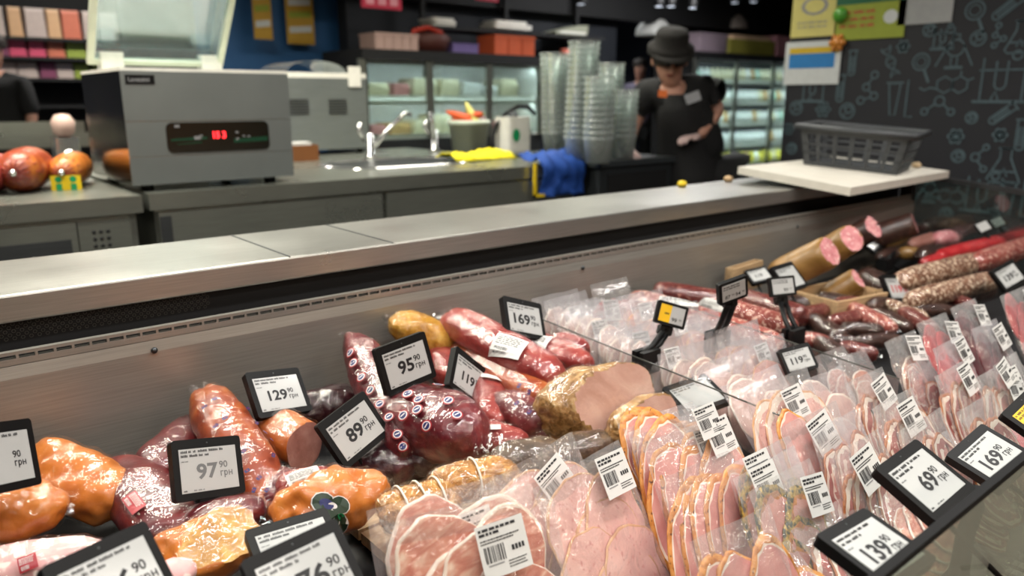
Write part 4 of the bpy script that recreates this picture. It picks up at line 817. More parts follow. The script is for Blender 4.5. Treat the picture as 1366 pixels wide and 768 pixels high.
t = thing('dark_reflection', 'curved black shape standing in for a reflection in the front glass', 'reflection shape', tuple(at(1288, 735, Y=.30)))  # dark shape added in place of a dark reflection on the glass
MB().tube([(0, 0, -.06), (-.012, 0, -.02), (-.01, 0, .03), (.01, 0, .06), (.03, .01, .075)], [.014, .012, .011, .011, .009], 10).build('dark_curve', BLK, t); MB().rbox((-.03, -.012, -.085), (.05, .03, -.06), .006).build('foot', BLK, t)
# ---------------------------------------------------------------- work island behind the case
ZC = .92
def counter(label, x0, x1, y0, y1, open_right=False):
    t = thing('steel_counter', label, 'counter', ((x0 + x1) / 2, y0, 0)); o = t.location
    def bx(nm, a, b, m): return MB().box(Vector(a) - o, Vector(b) - o).build(nm, m, t)
    s_ = bx('worktop', (x0, y0, ZC - .06), (x1, y1, ZC), S_TABLE)
    bx('carcass', (x0 + .02, y0 + .03, .12), (x1 - .02, y1 - .02, ZC - .06), S_TABLE)
    for fx in (x0 + .06, x1 - .06):
        for fy in (y0 + .06, y1 - .06): MB().tube([(fx - o.x, fy - o.y, 0), (fx - o.x, fy - o.y, .12)], .02, 8).build('leg', S_DARK, t)
    return t, bx
c1, bx = counter('stainless steel refrigerated table with vent holes left of the vacuum packer', -1.2, .715, 2.9, 4.62)
bx('door', (-.4, 2.905, .16), (.50, 2.93, .845), S_TABLE); bx('door_recess', (-.3, 2.902, .3), (.48, 2.906, .79), S_DARK)
bx('vent_panel', (.505, 2.908, .16), (.67, 2.93, .845), S_TABLE)
mb = MB()
for i in range(3):
    for j in range(3): mb.lathe([(0, 0), (.007, 0), (.007, .006)], 10, 0, Matrix.Translation((.552 + i * .022, 2.907, .805 - j * .024)) @ Matrix.Rotation(math.radians(-90), 4, 'X'))
mb.v = [tuple(Vector(p) - c1.location) for p in mb.v]; mb.build('vent_holes', BLK2, c1)
c2, bx = counter('stainless steel sink counter carrying the vacuum packer', .745, 2.88, 2.93, 4.62)
bx('sliding_door', (.772, 2.934, .16), (1.7, 2.955, .848), S_TABLE); bx('sliding_door', (1.72, 2.934, .16), (2.86, 2.955, .848), S_TABLE); bx('handle_recess', (.775, 2.931, .4), (.815, 2.936, .835), S_DARK)
# sink bowl sunk in the worktop: rim and bowl
sk = thing('sink_basin', 'oval stainless steel sink basin set in the counter', 'sink', (2.12, 3.52, ZC)); mb = MB()
N = 28
def ov(f, z): return [(.36 * f * math.copysign(abs(math.cos(a)) ** .6, math.cos(a)), .24 * f * math.copysign(abs(math.sin(a)) ** .6, math.sin(a)), z) for a in [2 * math.pi * k / N for k in range(N)]]
R_ = [ov(1.08, .001), ov(1.06, .008), ov(1.0, .008), ov(.95, .003), ov(.3, .0025)]
mb.add([p for r in R_ for p in r], [(i * N + k, i * N + (k + 1) % N, (i + 1) * N + (k + 1) % N, (i + 1) * N + k) for i in range(4) for k in range(N)] + [tuple(range(4 * N, 5 * N))], 0, True); mb.build('bowl', [S_DARK], sk)
mb = MB(); mb.add([p for r in R_[:4] for p in r], [(i * N + k, i * N + (k + 1) % N, (i + 1) * N + (k + 1) % N, (i + 1) * N + k) for i in range(3) for k in range(N)], 0, True); rim = mb.build('rim', CHROME, sk); rim.location.z = .0006
def faucet(P, label, sp, flip=1):
    t = thing('faucet', label, 'faucet', P)
    MB().lathe([(0, 0), (.035, 0), (.035, .02), (.02, .03), (.02, .14), (0, .145)], 16).build('body', CHROME, t)
    MB().tube([(0, 0, .05), (sp * .1, -.03, .16), (sp * .2, -.05, .25), (sp * .24, -.05, .24)], [.015, .014, .013, .012], 10).build('spout', CHROME, t)
    MB().tube([(-.02, .03, .1), (-.05, .03, .16), (-.045, .03, .2)], [.012, .016, .012], 10).build('lever', CHROME, t)
faucet(at(495, 212, Z=ZC), 'chrome mixer faucet with slanting spout left of the sink', 1)
faucet(at(580, 203, Z=ZC), 'chrome mixer faucet behind the sink beside the bucket', -.3)
# vacuum packer
vp = thing('vacuum_packer', 'grey steel chamber vacuum packer with open clear lid and red digits', 'vacuum packer', (1.02, 3.0, ZC)); o = vp.location
def vb(nm, a, b, m, par=vp): return MB().box(Vector(a) - o, Vector(b) - o).build(nm, m, par)
x0, x1, yf, yb, z0, z1 = .715, 1.325, 3.0, 3.62, .945, 1.345
ps = mat('packer_grey', '#868d8c', .4, .6, .06, 4)
mb = MB().prism([(x0, yf, z0), (x0 - .0, yf, z1), (x0, yb, z1), (x0, yb, z0)], (x1 - x0, 0, 0)); mb.v = [tuple(Vector(p) - o) for p in mb.v]; mb.build('body', steel('packer_polished_side', '#a5a49c', .14, metal=1), vp)
vb('front_panel', (x0 - .002, yf - .006, z0 + .0), (x1 + .002, yf - .0005, z0 + .10), ps); vb('front_panel', (x0 - .002, yf - .006, z0 + .102), (x1 + .002, yf - .0005, z0 + .225), ps); vb('front_panel', (x0 - .002, yf - .006, z0 + .227), (x1 + .002, yf - .0005, z1), ps)
PGR = mat('panel_green', '#14402c', .3)
cp = MB().rbox(Vector((.845, yf - .0085, 1.055)) - o, Vector((1.232, yf - .0065, 1.165)) - o, .022, ax=1).build('control_panel', mat('panel_black', '#0b120f', .2, coat=.6), vp)
mb = MB(); fr = frame(Vector((0, yf - .0088, 0)) - Vector((0, o.y, 0)), (0, -1, 0), (1, 0, 0)); q = lambda x, z: (x - o.x, z - o.z)
add_text(mb, '15 3', .034, q(1.008, 1.105)[0], q(1.008, 1.105)[1], 0, 0, .0012, .9, fr); mb.build('red_digits', emis('led_red', '#ff2a30', 4), cp)
for (ax, az, bx_, bz) in ((.86, 1.098, .99, 1.112), (1.09, 1.085, 1.225, 1.106), (.88, 1.085, .97, 1.094)):
    mb = MB(); mb.add([(ax - o.x, yf - .0087 - o.y, az - o.z), (bx_ - o.x, yf - .0087 - o.y, az + .004 - o.z), (bx_ - o.x, yf - .0087 - o.y, bz - o.z), (ax - o.x, yf - .0087 - o.y, bz - .006 - o.z)], [(0, 1, 2, 3)]); mb.build('green_print', PGR, cp)
for (ax, az, s_) in ((.955, 1.108, .012), (.968, 1.115, .006), (1.105, 1.125, .006), (1.105, 1.1, .006), (1.13, 1.11, .005), (1.15, 1.108, .005), (.885, 1.152, .009)): MB().box((ax - s_ - o.x, yf - .0089 - o.y, az - s_ * .5 - o.z), (ax + s_ - o.x, yf - .0086 - o.y, az + s_ * .5 - o.z)).build('button_print', INKG, cp)
bd = vb('name_badge', (.728, yf - .0085, 1.300), (.825, yf - .0062, 1.332), BLK)
mb = MB(); add_text(mb, 'Lavezzini', .022, q(.736, 1.309)[0], q(.736, 1.309)[1], .0002, 0, .0004, .9, fr); mb.build('badge_lettering', INKG, bd)
vb('top_plate', (x0, yf, z1), (x1, yb, z1 + .012), WHT)
for x in (x0 + .06, x1 - .08):
    for y in (yf + .05, yb - .06): MB().lathe([(0, -.024), (.022, -.024), (.025, 0)], 12, 0, Matrix.Translation(Vector((x, y, z0)) - o)).build('foot', BLK, vp)
# lid: hinged at the rear, leaning forward; local x along X, y up the lid, z outward (to the rear)
hy, hz = 3.55, 1.40; la = math.radians(50); LM = frame(Vector((1.0, hy, hz)) - o, (0, math.sin(la), math.cos(la)), (-1, 0, 0))
lid = empty('lid'); lid.parent = vp; lid.matrix_local = LM
w2, hl = .25, .50
acr = film('thick_acrylic', .14, .7, .15, .04, tint='#d8e4e6', bump=.15, scale=6)
mb = MB().box((-w2, 0, .08), (w2, hl, .095)); mb.box((-w2, 0, 0), (-w2 + .012, hl, .08)); mb.box((w2 - .012, 0, 0), (w2, hl, .08)); mb.box((-w2, 0, 0), (w2, .012, .08)); mb.box((-w2, hl - .012, 0), (w2, hl, .08)); mb.build('clear_dome', acr, lid)
WF = mat('lid_frame_white', '#c9ccb8', .4)
for a, b in (((-w2 - .02, -.012, -.012), (w2 + .02, .012, .012)), ((-w2 - .02, hl - .012, -.012), (w2 + .02, hl + .012, .012)), ((-w2 - .02, .012, -.012), (-w2 + .004, hl - .012, .012)), ((w2 - .004, .012, -.012), (w2 + .02, hl - .012, .012))): MB().box(a, b).build('frame_bar', WF, lid)
for sx in (-.2, .2):
    MB().rbox(Vector((1.02 + sx - .045, hy - .02, z1 + .012)) - o, Vector((1.02 + sx + .045, hy + .05, hz + .035)) - o, .008).build('hinge_block', WHT, vp)
# second machine
vq = thing('vacuum_packer', 'second steel machine with side vents behind the open vacuum packer', 'vacuum packer', tuple(at(432, 206, Z=ZC))); Q = vq.location.copy()
MB().box((-.28, -.02, .03), (.30, .5, .45)).build('body', S_MACH, vq)
for s_ in (-.15, .1):
    for k in range(6): MB().box((s_ - .06, -.024, .24 + k * .016), (s_ + .06, -.02, .247 + k * .016)).build('vent_slot', S_DARK, vq)
MB().box((-.28, -.02, .45), (.3, .5, .48)).build('top_plate', WHT, vq)
MB().box((.18, -.03, .40), (.26, -.02, .52)).build('latch', WHT, vq)
mb = MB(); 
for k in range(9):
    a = math.pi * k / 8; mb.v.append((-.2 + .38 * .5 * (1 - math.cos(a)), .0, .48 + .07 * math.sin(a)))
mb.v += [(x, .42, z) for x, y, z in mb.v]; mb.f = [(k, k + 1, 10 + k, 9 + k) for k in range(8)]; mb.m = [0] * 8; mb.sm = [True] * 8; mb.build('clear_lid', acr, vq)
for fx in (-.24, .26):
    for fy in (.02, .45): MB().lathe([(0, 0), (.02, 0), (.022, .03)], 10, 0, Matrix.Translation((fx, fy, 0))).build('foot', BLK, vq)
mb = MB()
# sausages on the left table
def ball(u, v, r, label, mname, lab=None):
    P = at(u, v, Z=ZC + r); t = thing('round_sausage', label, 'sausage', (P.x, P.y, ZC))
    ax = (Vector((-.35, -.94, 0))).normalized(); M = frame((0, 0, r), ax, (1, -.37, 0))
    pr = [(0, .14), (r * .3, .135), (r * .7, .115), (r * .95, .07), (r, 0), (r, -.1), (r * .9, -.16), (0, -.19)]
    MB().lathe([(max(a, .001), z) for a, z in pr], 24, 0, M).build('casing', MT[mname], t)
    mb = MB()
    for k in range(14):
        an = k * .449; mb.tube([M @ Vector((.01 * math.cos(an), .01 * math.sin(an), .142)), M @ Vector((r * .45 * math.cos(an), r * .45 * math.sin(an), .134)), M @ Vector((r * .9 * math.cos(an), r * .9 * math.sin(an), .088))], .002, 5)
    mb.build('gathered_folds', MT['red'], t); MB().lathe([(.001, .162), (.012, .158), (.008, .14)], 10, 0, M).build('metal_clip', CHROME, t)
    if lab:
        mb = MB(); MB.box(mb, (-.05, -.03, .147), (.05, .03, .149), 0, M @ Matrix.Translation((.01, -r * .62, 0)))
        for s_ in (-.024, .024): mb.lathe([(.0001, .1496), (.012, .1494)], 12, 1, M @ Matrix.Translation((.01 + s_, -r * .62 + .016, 0))); mb.box((s_ - .01, -.024, .149), (s_ + .01, .0, .1496), 1, M @ Matrix.Translation((.01, -r * .62, 0)))
        mb.build('yellow_label', [STK_Y, STK_E], t)
    return t
ball(32, 226, .078, 'round film wrapped sausage end at the left of the steel table', 'roll')
ball(93, 226, .064, 'round orange sausage end with two yellow labels', 'orange', True)
ball(-18, 232, .07, 'round sausage with yellow label cut off at the left edge', 'red')
P = at(88, 195, Y=4.0); t = thing('steel_clipper', 'small steel clip machine with pale top behind the sausages', 'machine', (P.x, P.y, ZC))
MB().rbox((-.05, -.05, 0), (.05, .06, .16), .01).build('body', CHROME, t); MB().tube([(-.06, -.04, .06), (.0, -.06, .1), (.07, -.05, .05)], .012, 8).build('jaw', CHROME, t); MB().lathe([(.02, .16), (.045, .18), (.05, .23), (.03, .26), (0, .265)], 14).build('pale_knob', mat('pale_pink_plastic', '#b89c92', .5), t)
P = at(35, 178, Z=ZC + .1); t = thing('steel_trough', 'long shallow steel trough at the rear of the left table', 'trough', (P.x, P.y, ZC))
MB().box((-.9, 0, 0), (.42, .3, .03)).build('bottom', S_TABLE, t); MB().box((-.9, -.01, 0), (.42, .0, .10)).build('front_side', S_TABLE, t); MB().box((-.9, .3, 0), (.42, .31, .17)).build('rear_side', S_TABLE, t)
P = at(398, 214, Z=ZC); t = thing('paper_box', 'small brown open box beside the vacuum packer', 'box', (P.x, P.y, ZC))
BRN = mat('brown_card', '#7a4a22', .6)
for a, b in (((-.09, -.07, 0), (.09, .07, .006)), ((-.09, -.07, .006), (.09, -.062, .085)), ((-.09, .062, .006), (.09, .07, .085)), ((-.09, -.062, .006), (-.082, .062, .085)), ((.082, -.062, .006), (.09, .062, .085))): MB().box(a, b).build('panel', BRN, t)
MB().box((-.07, -.05, .01), (.06, .05, .10)).build('paper_stack', PAPER, t)
# bucket with vegetables
P = at(626, 203, Z=ZC); t = thing('plastic_bucket', 'translucent white plastic bucket behind the sink', 'bucket', (P.x, P.y, ZC)); BK = mat('translucent_bucket', '#c6cdbd', .35, noise_amt=.04)
MB().lathe([(.001, .0), (.105, 0), (.125, .17), (.135, .17), (.135, .2), (.12, .2), (.12, .16), (.1, .01), (.001, .01)], 28).build('tub', BK, t)
for k, (m, s_, an, L_, lb) in enumerate(((mat('carrot_orange', '#d8541c', .5), .028, 20, .2, 'orange carrot lying across the white bucket'), (mat('carrot_orange2', '#c84a18', .5), .024, -10, .2, 'second orange carrot under the corn cob'), (mat('corn_yellow', '#d8d076', .5), .03, 65, .2, 'pale yellow corn cob standing in the white bucket'))):
    a = math.radians(an); v = thing('corn_cob' if k == 2 else 'carrot', lb, 'vegetable', (P.x, P.y, ZC + .2)); mb = MB(); c0 = Vector((-.06 + .03 * k, -.02 * k, .02)); d = RIGHT * (-math.cos(a)) + ZUP * math.sin(a)
    pts = [c0 + d * (L_ * (i / 6 - .5)) for i in range(7)]; mb.tube(pts, [s_ * x for x in (.5, .9, 1, .95, .8, .55, .15)], 12); mb.build('root' if k < 2 else 'cob', m, v); MB().tube([pts[0] - d * .02, pts[0]], [.004, .009], 6).build('stem', mat('stem_green', '#5e7a34', .6), v)
P = at(684, 203, Z=ZC); t = thing('liquid_canister', 'white plastic canister with a green leaf mark', 'canister', (P.x, P.y, ZC))
MB().rbox((-.1, -.07, 0), (.1, .07, .22), .03).build('body', WHT, t); MB().lathe([(.03, .22), (.03, .25), (0, .25)], 14).build('cap', GREYP, t)
mb = MB(); mb.add([(0, 0, 0)] + [(.03 * math.cos(k * .5236), .04 * math.sin(k * .5236), 0) for k in range(12)], [(0, 1 + k, 1 + (k + 1) % 12) for k in range(12)]); lf = mb.build('green_mark', STK_E, t); lf.matrix_local = frame((-.03, -.0715, .11), (0, -1, 0), (1, 0, 0))
t = thing('black_hose', 'black flexible hose arching over the sink counter', 'hose', tuple(at(657, 205, Z=ZC))); o_ = t.location
MB().tube([at(657, 205, Z=ZC) - o_] + [at(u, v, Y=3.8) - o_ for u, v in ((656, 185), (662, 168), (674, 152), (690, 142), (704, 142), (713, 152))], .014, 10).build('tube', BLK, t)
def cloth(name, label, P, w, d, hang, m, seed, amp=.02, rz=0):
    t = thing(name, label, 'cloth', P); t.rotation_euler.z = math.radians(rz); mb = MB(); nx, ny = 18, 16; vs = []
    for j in range(ny + 1):
        for i in range(nx + 1):
            x = (i / nx - .5) * w; s_ = j / ny * (d + hang); n_ = amp * (.6 + nz((x, s_, 0), 14, seed) + .5 * nz((x, s_, 0), 34, seed))
            if s_ < d: p = (x, d - s_, .012 + max(0, n_))
            else: p = (x + .15 * (s_ - d) * nz((x, 0, 0), 9, seed), -.012 - abs(n_), .008 - (s_ - d))
            vs.append(p)
    mb.add(vs, [(j * (nx + 1) + i, j * (nx + 1) + i + 1, (j + 1) * (nx + 1) + i + 1, (j + 1) * (nx + 1) + i) for j in range(ny) for i in range(nx)], 0, True); o = mb.build('fabric', m, t); sd = o.modifiers.new('th', 'SOLIDIFY'); sd.thickness = .004
    return t
P = at(642, 214, Z=ZC); cloth('yellow_cloth', 'bright yellow cleaning cloth lying crumpled at the sink edge', (P.x, P.y - .02, ZC), .42, .16, .0, mat('yellow_fabric', '#e0d208', .8), 3, .035)
P = at(748, 216, Z=ZC); t = cloth('blue_cloth', 'deep blue cloth hanging over the counter edge', (2.74, 2.925, ZC + .005), .30, .14, .17, mat('blue_fabric', '#0d3f8e', .8), 5, .05)
mb = MB().box((-.19, -.03, -.16), (-.175, -.02, .01)); mb.box((-.19, -.03, -.16), (-.08, -.02, -.145)); mb.build('yellow_hem', STK_Y, t)
# black counter
bc = thing('black_counter', 'dark counter where the worker stands', 'counter', (3.28, 2.74, 0)); M_BC = mat('counter_charcoal', '#26292b', .4); 
MB().box((-.36, .06, .90), (.27, .96, .93)).build('worktop', mat('counter_top_dark', '#34383a', .3), bc); MB().box((-.34, .08, .1), (.25, .94, .90)).build('carcass', M_BC, bc); MB().box((-.28, .072, .16), (.2, .08, .86)).build('front_panel', BLK2, bc); MB().box((-.34, .09, 0), (.25, .9, .1)).build('plinth', BLK2, bc)
# stacks of clear tubs: every stack is one nested column of tubs, each tub a thing
def tubs(u, v, Y, n, r, label, tilt=0, step=.03, zb=None):
    P = at(u, v, Y=Y) if zb is None else at(u, v, Z=zb); z = zb if zb else P.z
    for k in range(n):
        key = round(r, 4)
        if key not in TUB:
            mb = MB().lathe([(.001, .0), (r * .8, 0), (r * .97, .115), (r * 1.03, .12), (r * 1.03, .128), (r * .98, .128)], 20); TUB[key] = mb.mesh('tub'); TUB[key].materials.append(CUPF)
        o = obj('clear_tub', TUB[key]); o.location = (P.x + tilt * k * step, P.y, z + k * step); tag(o, label + ', ' + ORD[k] + ' from the bottom', 'plastic tub', label.replace('clear plastic tub in', 'tubs in'))
TUB = {}
tubs(742, 204, None, 16, .088, 'clear plastic tub in the leftmost stack behind the blue cloth', -.05, zb=.93)
tubs(772, 214, None, 17, .082, 'clear plastic tub in the tallest stack', .05, zb=.93)
tubs(812, 206, None, 14, .078, 'clear plastic tub in the stack behind the tallest one', .0, zb=.93)
tubs(797, 217, None, 11, .078, 'clear plastic tub in the short front stack', .0, zb=.93)
tubs(830, 211, None, 9, .075, 'clear plastic tub in the rightmost stack beside the worker', .02, zb=.93)
# lemon-yellow knob bits lying on the shelf's rear edge
for k, (u, v) in enumerate(((905, 247), (965, 240))):
    P = at(u, v, Z=.945); o = MB().lathe([(.001, -.006), (.012, -.006), (.018, .004), (.014, .014), (.001, .018)], 14, 0, Matrix.Translation((0, 0, .0))).build('yellow_ball', STK_Y if k == 0 else WOOD); o.location = (P.x, min(P.y, 1.74), .9465); tag(o, ('yellow' if k == 0 else 'tan') + ' small plastic ball on the rear edge of the shelf', 'ball')
# ---------------------------------------------------------------- board and basket at the end of the shelf
A_, B_, C_ = at(985, 222, Z=1.0), at(1135, 250, Z=.965), at(1267, 228, Z=.965)
ex = (C_ - B_); ey = (A_ - B_); n_ = ex.cross(ey).normalized(); D_ = A_ + ex * .95
bt = thing('cutting_board', 'large white plastic cutting board lying across the end of the shelf', 'cutting board', tuple(B_))
MB().prism([Vector((0, 0, 0)), C_ - B_, D_ - B_, A_ - B_], n_ * -.028).build('slab', mat('white_board', '#d2cdc2', .45), bt)
K0, K1 = at(1076, 216, t=3.0), at(1203, 234, t=2.98)
def onb(u, v):     # point on the board's upper face
    d = FWD + RIGHT * ((u - 683) / FPX) - UPV * ((v - 384) / FPX); return CAM + d * ((B_ - CAM).dot(n_) / d.dot(n_))
b0, b1, b2 = onb(1072, 219), onb(1196, 234), onb(1232, 222); xd = (b1 - b0); W_ = xd.length; xd.normalize(); yd = n_.cross(xd); D2 = .24
bk = thing('plastic_basket', 'dark grey slotted plastic basket on the white cutting board', 'basket', M=Matrix(((xd.x, yd.x, n_.x, b0.x), (xd.y, yd.y, n_.y, b0.y), (xd.z, yd.z, n_.z, b0.z), (0, 0, 0, 1))))
hb = .15; fl = .03
def wallp(nm, p, q, dirn):
    """slotted wall from bottom edge p-q flaring outward; bars leave real openings"""
    p, q, dirn = Vector(p), Vector(q), Vector(dirn); L_ = (q - p); ln = L_.length; n = 6 if ln > .3 else 4; top = Vector((0, 0, hb)) + dirn * fl; mb = MB(); th = dirn * -.005
    def P_(s_, h_): return p + L_ * s_ + top * h_ + L_.normalized() * 0 + (L_.normalized() * fl * (2 * s_ - 1)) * h_
    def quad(s0, s1, h0, h1): mb.prism([P_(s0, h0), P_(s1, h0), P_(s1, h1), P_(s0, h1)], th)
    quad(0, 1, 0, .1); quad(0, 1, .82, 1)
    for i in range(n + 1): c_ = i / n; w_ = .07 if i in (0, n) else .018; quad(max(0, c_ - w_), min(1, c_ + w_), .1, .82)
    for h_ in (.30, .54): quad(0, 1, h_, h_ + .045)
    mb.build(nm, GREYP, bk)
W = W_; wallp('slotted_side', (0, 0, 0), (W, 0, 0), (0, -1, 0)); wallp('slotted_side', (W, D2, 0), (0, D2, 0), (0, 1, 0)); wallp('slotted_end', (W, 0, 0), (W, D2, 0), (1, 0, 0)); wallp('slotted_end', (0, D2, 0), (0, 0, 0), (-1, 0, 0))
MB().box((0, 0, 0), (W, D2, .005)).build('bottom', GREYP, bk)
rp = [(-fl - .012, -fl - .012, hb), (W + fl + .012, -fl - .012, hb), (W + fl + .012, D2 + fl + .012, hb), (-fl - .012, D2 + fl + .012, hb), (-fl - .012, -fl - .012, hb)]
MB().tube(rp, .011, 8).build('rim', GREYP, bk)
o = MB().lathe([(.001, -.008), (.014, -.006), (.02, .004), (.012, .014), (.001, .016)], 12).build('bread_crumb', CARD); P = onb(1222, 224); o.location = P + n_ * .009; tag(o, 'small beige crumb on the board beside the basket', 'crumb')
# ---------------------------------------------------------------- notices on the dark wall
def sheet(label, u0, v0, u1, v1, cols, paint=None, off=.006, cat='notice', name='paper_notice'):
    P = at(u0, v0, X=WX - off); Q = at(u1, v1, X=WX - off); w = P.y - Q.y; h = P.z - Q.z; t = thing(name, label, cat, M=frame(((P + Q) / 2), (-1, 0, 0), (0, -1, 0)))
    MB().box((-w / 2, -h / 2, -.0015), (w / 2, h / 2, 0)).build('sheet', cols[0], t)
    if paint: mb = MB(); paint(mb, w, h); mb.build('print', list(cols[1:]), t)
    return t
PY = mat('paper_yellow', '#c9c070', .6, noise_amt=.04); PL = mat('paper_lime', '#8e9a2e', .6, noise_amt=.04); GRN = mat('print_green', '#0e5b3a', .6); REDP = mat('print_red', '#b0452e', .6); BLU = mat('print_blue', '#1f74b4', .6); GRYP = mat('paper_grey', '#9a9c9c', .6); WHP = mat('paper_white', '#c4c8c8', .5); YLP = mat('print_yellow', '#c8a81c', .6)
def p1(mb, w, h):
    mb.add([(w * .02 * math.cos(k) * 6, h * .28 + h * .05 * math.sin(k) , .001) for k in [i * .5236 for i in range(12)]], [tuple(range(12))], 1)
    for r_ in (.3, .22): mb.add([(w * r_ * math.cos(k), -h * .0 + h * r_ * .5 * math.sin(k), .001 + (.3 - r_) * .005) for k in [i * .5236 for i in range(12)]], [tuple(range(12))], 2 if r_ == .3 else 0)
    for y in (-.28, -.35): dashes(mb, -w * .35, w * .35, y * h, h * .03, 2, 3, .001)
sheet('yellow paper notice at the top left of the dark wall', 1061, -30, 1114, 47, [PY, PY, REDP, INKG], p1)
def p2(mb, w, h):
    mb.box((-w / 2, h * .02, .0005), (w / 2, h * .16, .001), 0); mb.box((-w / 2, h * .16, .0005), (w / 2, h * .5, .001), 1)
    for y in (-.12, -.22, -.32): dashes(mb, -w * .42, w * .08, y * h, h * .045, 2, int(-y * 50), .001)
    mb.add([(w * .3 + w * .1 * math.cos(k), -h * .2 + h * .1 * math.sin(k), .001) for k in [i * .5236 for i in range(12)]], [tuple(range(12))], 3)
sheet('lime and yellow notice with a green band on the dark wall', 1120, -36, 1205, 49, [PL, GRN, PY, REDP, WHP], p2)
sheet('plain pale grey sheet at the top of the dark wall', 1206, -50, 1269, 29, [GRYP])
def p3(mb, w, h): mb.box((-w * .42, -h * .12, .0005), (w * .4, h * .22, .001), 0); mb.box((-w * .42, h * .22, .0005), (w * .48, h * .36, .001), 1)
sheet('white sign with a blue block and yellow stripe on the dark wall', 1049, 57, 1118, 112, [WHP, BLU, YLP], p3, .01)
for u, v, r, m, lb in ((1121, 20, .04, mat('magnet_green', '#4f9a30', .4), 'green round magnet between two notices'), (1117, 57, .034, mat('magnet_orange', '#c88030', .4), 'orange flower shaped magnet at the corner of the white sign')):
    P = at(u, v, X=WX - .014); t = thing('wall_magnet', lb, 'magnet', M=frame(P, (-1, 0, 0), (0, -1, 0)))
    MB().lathe([(.001, .02), (r * .6, .018), (r, .006), (r, 0)], 18).build('cap', m, t)
    if 'flower' in lb:
        for k in range(6): MB().lathe([(.001, .014), (.014, .01), (.016, 0)], 10, 0, Matrix.Translation((r * math.cos(k * 1.047), r * math.sin(k * 1.047), 0))).build('petal', m, t)
# ---------------------------------------------------------------- fridges, far shelves and wall behind
def fridge(label, x0, x1, y, z0, z1, ncol, nsh, items, seed, light=(.9, .97, 1), em=1.6):
    t = thing('display_fridge', label, 'fridge', ((x0 + x1) / 2, y, 0)); o = t.location
    def bx(nm, a, b, m): return MB().box(Vector(a) - o, Vector(b) - o).build(nm, m, t)
    D = .6; DK = BLK2
    bx('base', (x0, y, 0), (x1, y + D, z0), S_DARK); bx('top', (x0, y - .03, z1), (x1, y + D, z1 + .07), DK); bx('back_wall', (x0, y + D - .03, z0), (x1, y + D, z1), WHT)
    bx('side_wall', (x0, y, z0), (x0 + .05, y + D, z1), BLK2); bx('side_wall', (x1 - .05, y, z0), (x1, y + D, z1), WHT)
    wc = (x1 - x0) / ncol
    for k in range(ncol + 1): bx('mullion', (x0 + k * wc - .03, y - .02, z0), (x0 + k * wc + .03, y, z1), S_DARK if em < 1.7 else S_TABLE)
    for k in range(ncol): bx('glass_door', (x0 + k * wc + .03, y - .012, z0 + .02), (x0 + (k + 1) * wc - .03, y - .006, z1 - .01), GLASS)
    hs = (z1 - z0) / nsh
    for k in range(nsh):
        bx('shelf', (x0 + .05, y + .06, z0 + k * hs), (x1 - .05, y + D - .03, z0 + k * hs + .015), WHT)
        bx('shelf_light', (x0 + .06, y + .045, z0 + (k + 1) * hs - .03), (x1 - .06, y + .06, z0 + (k + 1) * hs - .015), emis('fridge_light_%d_%d' % (seed, k), '#e4f4ff', em * 16)); bx('light_lip', (x0 + .05, y + .036, z0 + (k + 1) * hs - .034), (x1 - .05, y + .04, z0 + (k + 1) * hs), WHT); bx('price_rail', (x0 + .05, y + .05, z0 + k * hs - .0), (x1 - .05, y + .056, z0 + k * hs + .035), WHT)
    rr = random.Random(seed)
    for k in range(nsh):
        x = x0 + .12
        while x < x1 - .14:
            w = items(x, y + .13, z0 + k * hs + .016, hs, rr, k); x += w
    return t
GC = [mat('goods_' + n, c, .5) for n, c in (('cream', '#d8cfae'), ('lemon', '#cfc23a'), ('mint', '#a8c8b8'), ('white', '#dcdcd8'), ('rose', '#b87a78'), ('sand', '#b8945e'), ('green', '#5e8a4a'), ('blue', '#4a6a9a'), ('orange', '#c8662e'), ('brown', '#6e4630'))]
IT = {}
def item(kind, x, y, z, m, w, h, label, cat, group):
    key = (kind, m.name, round(w, 2), round(h, 2))
    if key not in IT:
        mb = MB()
        if kind == 'bottle': mb.lathe([(.001, 0), (w / 2, 0), (w / 2, h * .62), (w * .2, h * .8), (w * .2, h), (.001, h)], 12)
        elif kind == 'tray': mb.prism([(-w / 2, -.12, 0), (w / 2, -.12, 0), (w / 2, -.14, h * .6), (w / 2 - .01, -.13, h), (-w / 2 + .01, -.13, h), (-w / 2, -.14, h * .6)], (0, .24, 0))
        else: mb.rbox((-w / 2, -.08, 0), (w / 2, .08, h), .012)
        IT[key] = mb.mesh(kind); IT[key].materials.append(m)
    o = obj({'bottle': 'drink_bottle', 'tray': 'food_tray', 'box': 'food_box'}[kind], IT[key]); o.location = (x, y, z); tag(o, label, cat, group)
CNT = {}
def nth(key): CNT[key] = CNT.get(key, -1) + 1; return ordn(CNT[key])
def it_left(x, y, z, hs, rr, k):
    w = rr.choice((.16, .2, .24)); item('tray', x + w / 2, y + .14, z, GC[rr.choice((0, 3, 4, 5, 8, 3, 0))], w - .02, round(hs * rr.uniform(.3, .55), 2), 'packed food tray inside the left display fridge, %s shelf, %s from the left' % (('lower', 'upper')[k], nth(('l', k))), 'food tray', 'trays in the left display fridge'); return w + .02
def it_right(x, y, z, hs, rr, k):
    w = .1; item('bottle', x + w / 2, y + .05, z, GC[(0, 3, 3, 3, 1)[4 - k % 5] if rr.random() < .7 else rr.choice((0, 3, 2, 5))], .085, round(hs * .62, 2), 'pale bottle inside the right display fridge, %s shelf from the bottom, %s from the left' % (ordn(k), nth(('r', k))), 'bottle', 'bottles in the right display fridge'); return w
FY = 5.1
xl0, xl1 = at(482, 100, Y=FY).x, at(722, 100, Y=FY).x
fridge('glass fronted display fridge with dark frame behind the sink', xl0, xl1, FY, .95, 1.53, 3, 2, it_left, 4, em=2.2)
xr0, xr1 = at(926, 100, Y=FY + .3).x, at(1075, 100, Y=FY + .3).x
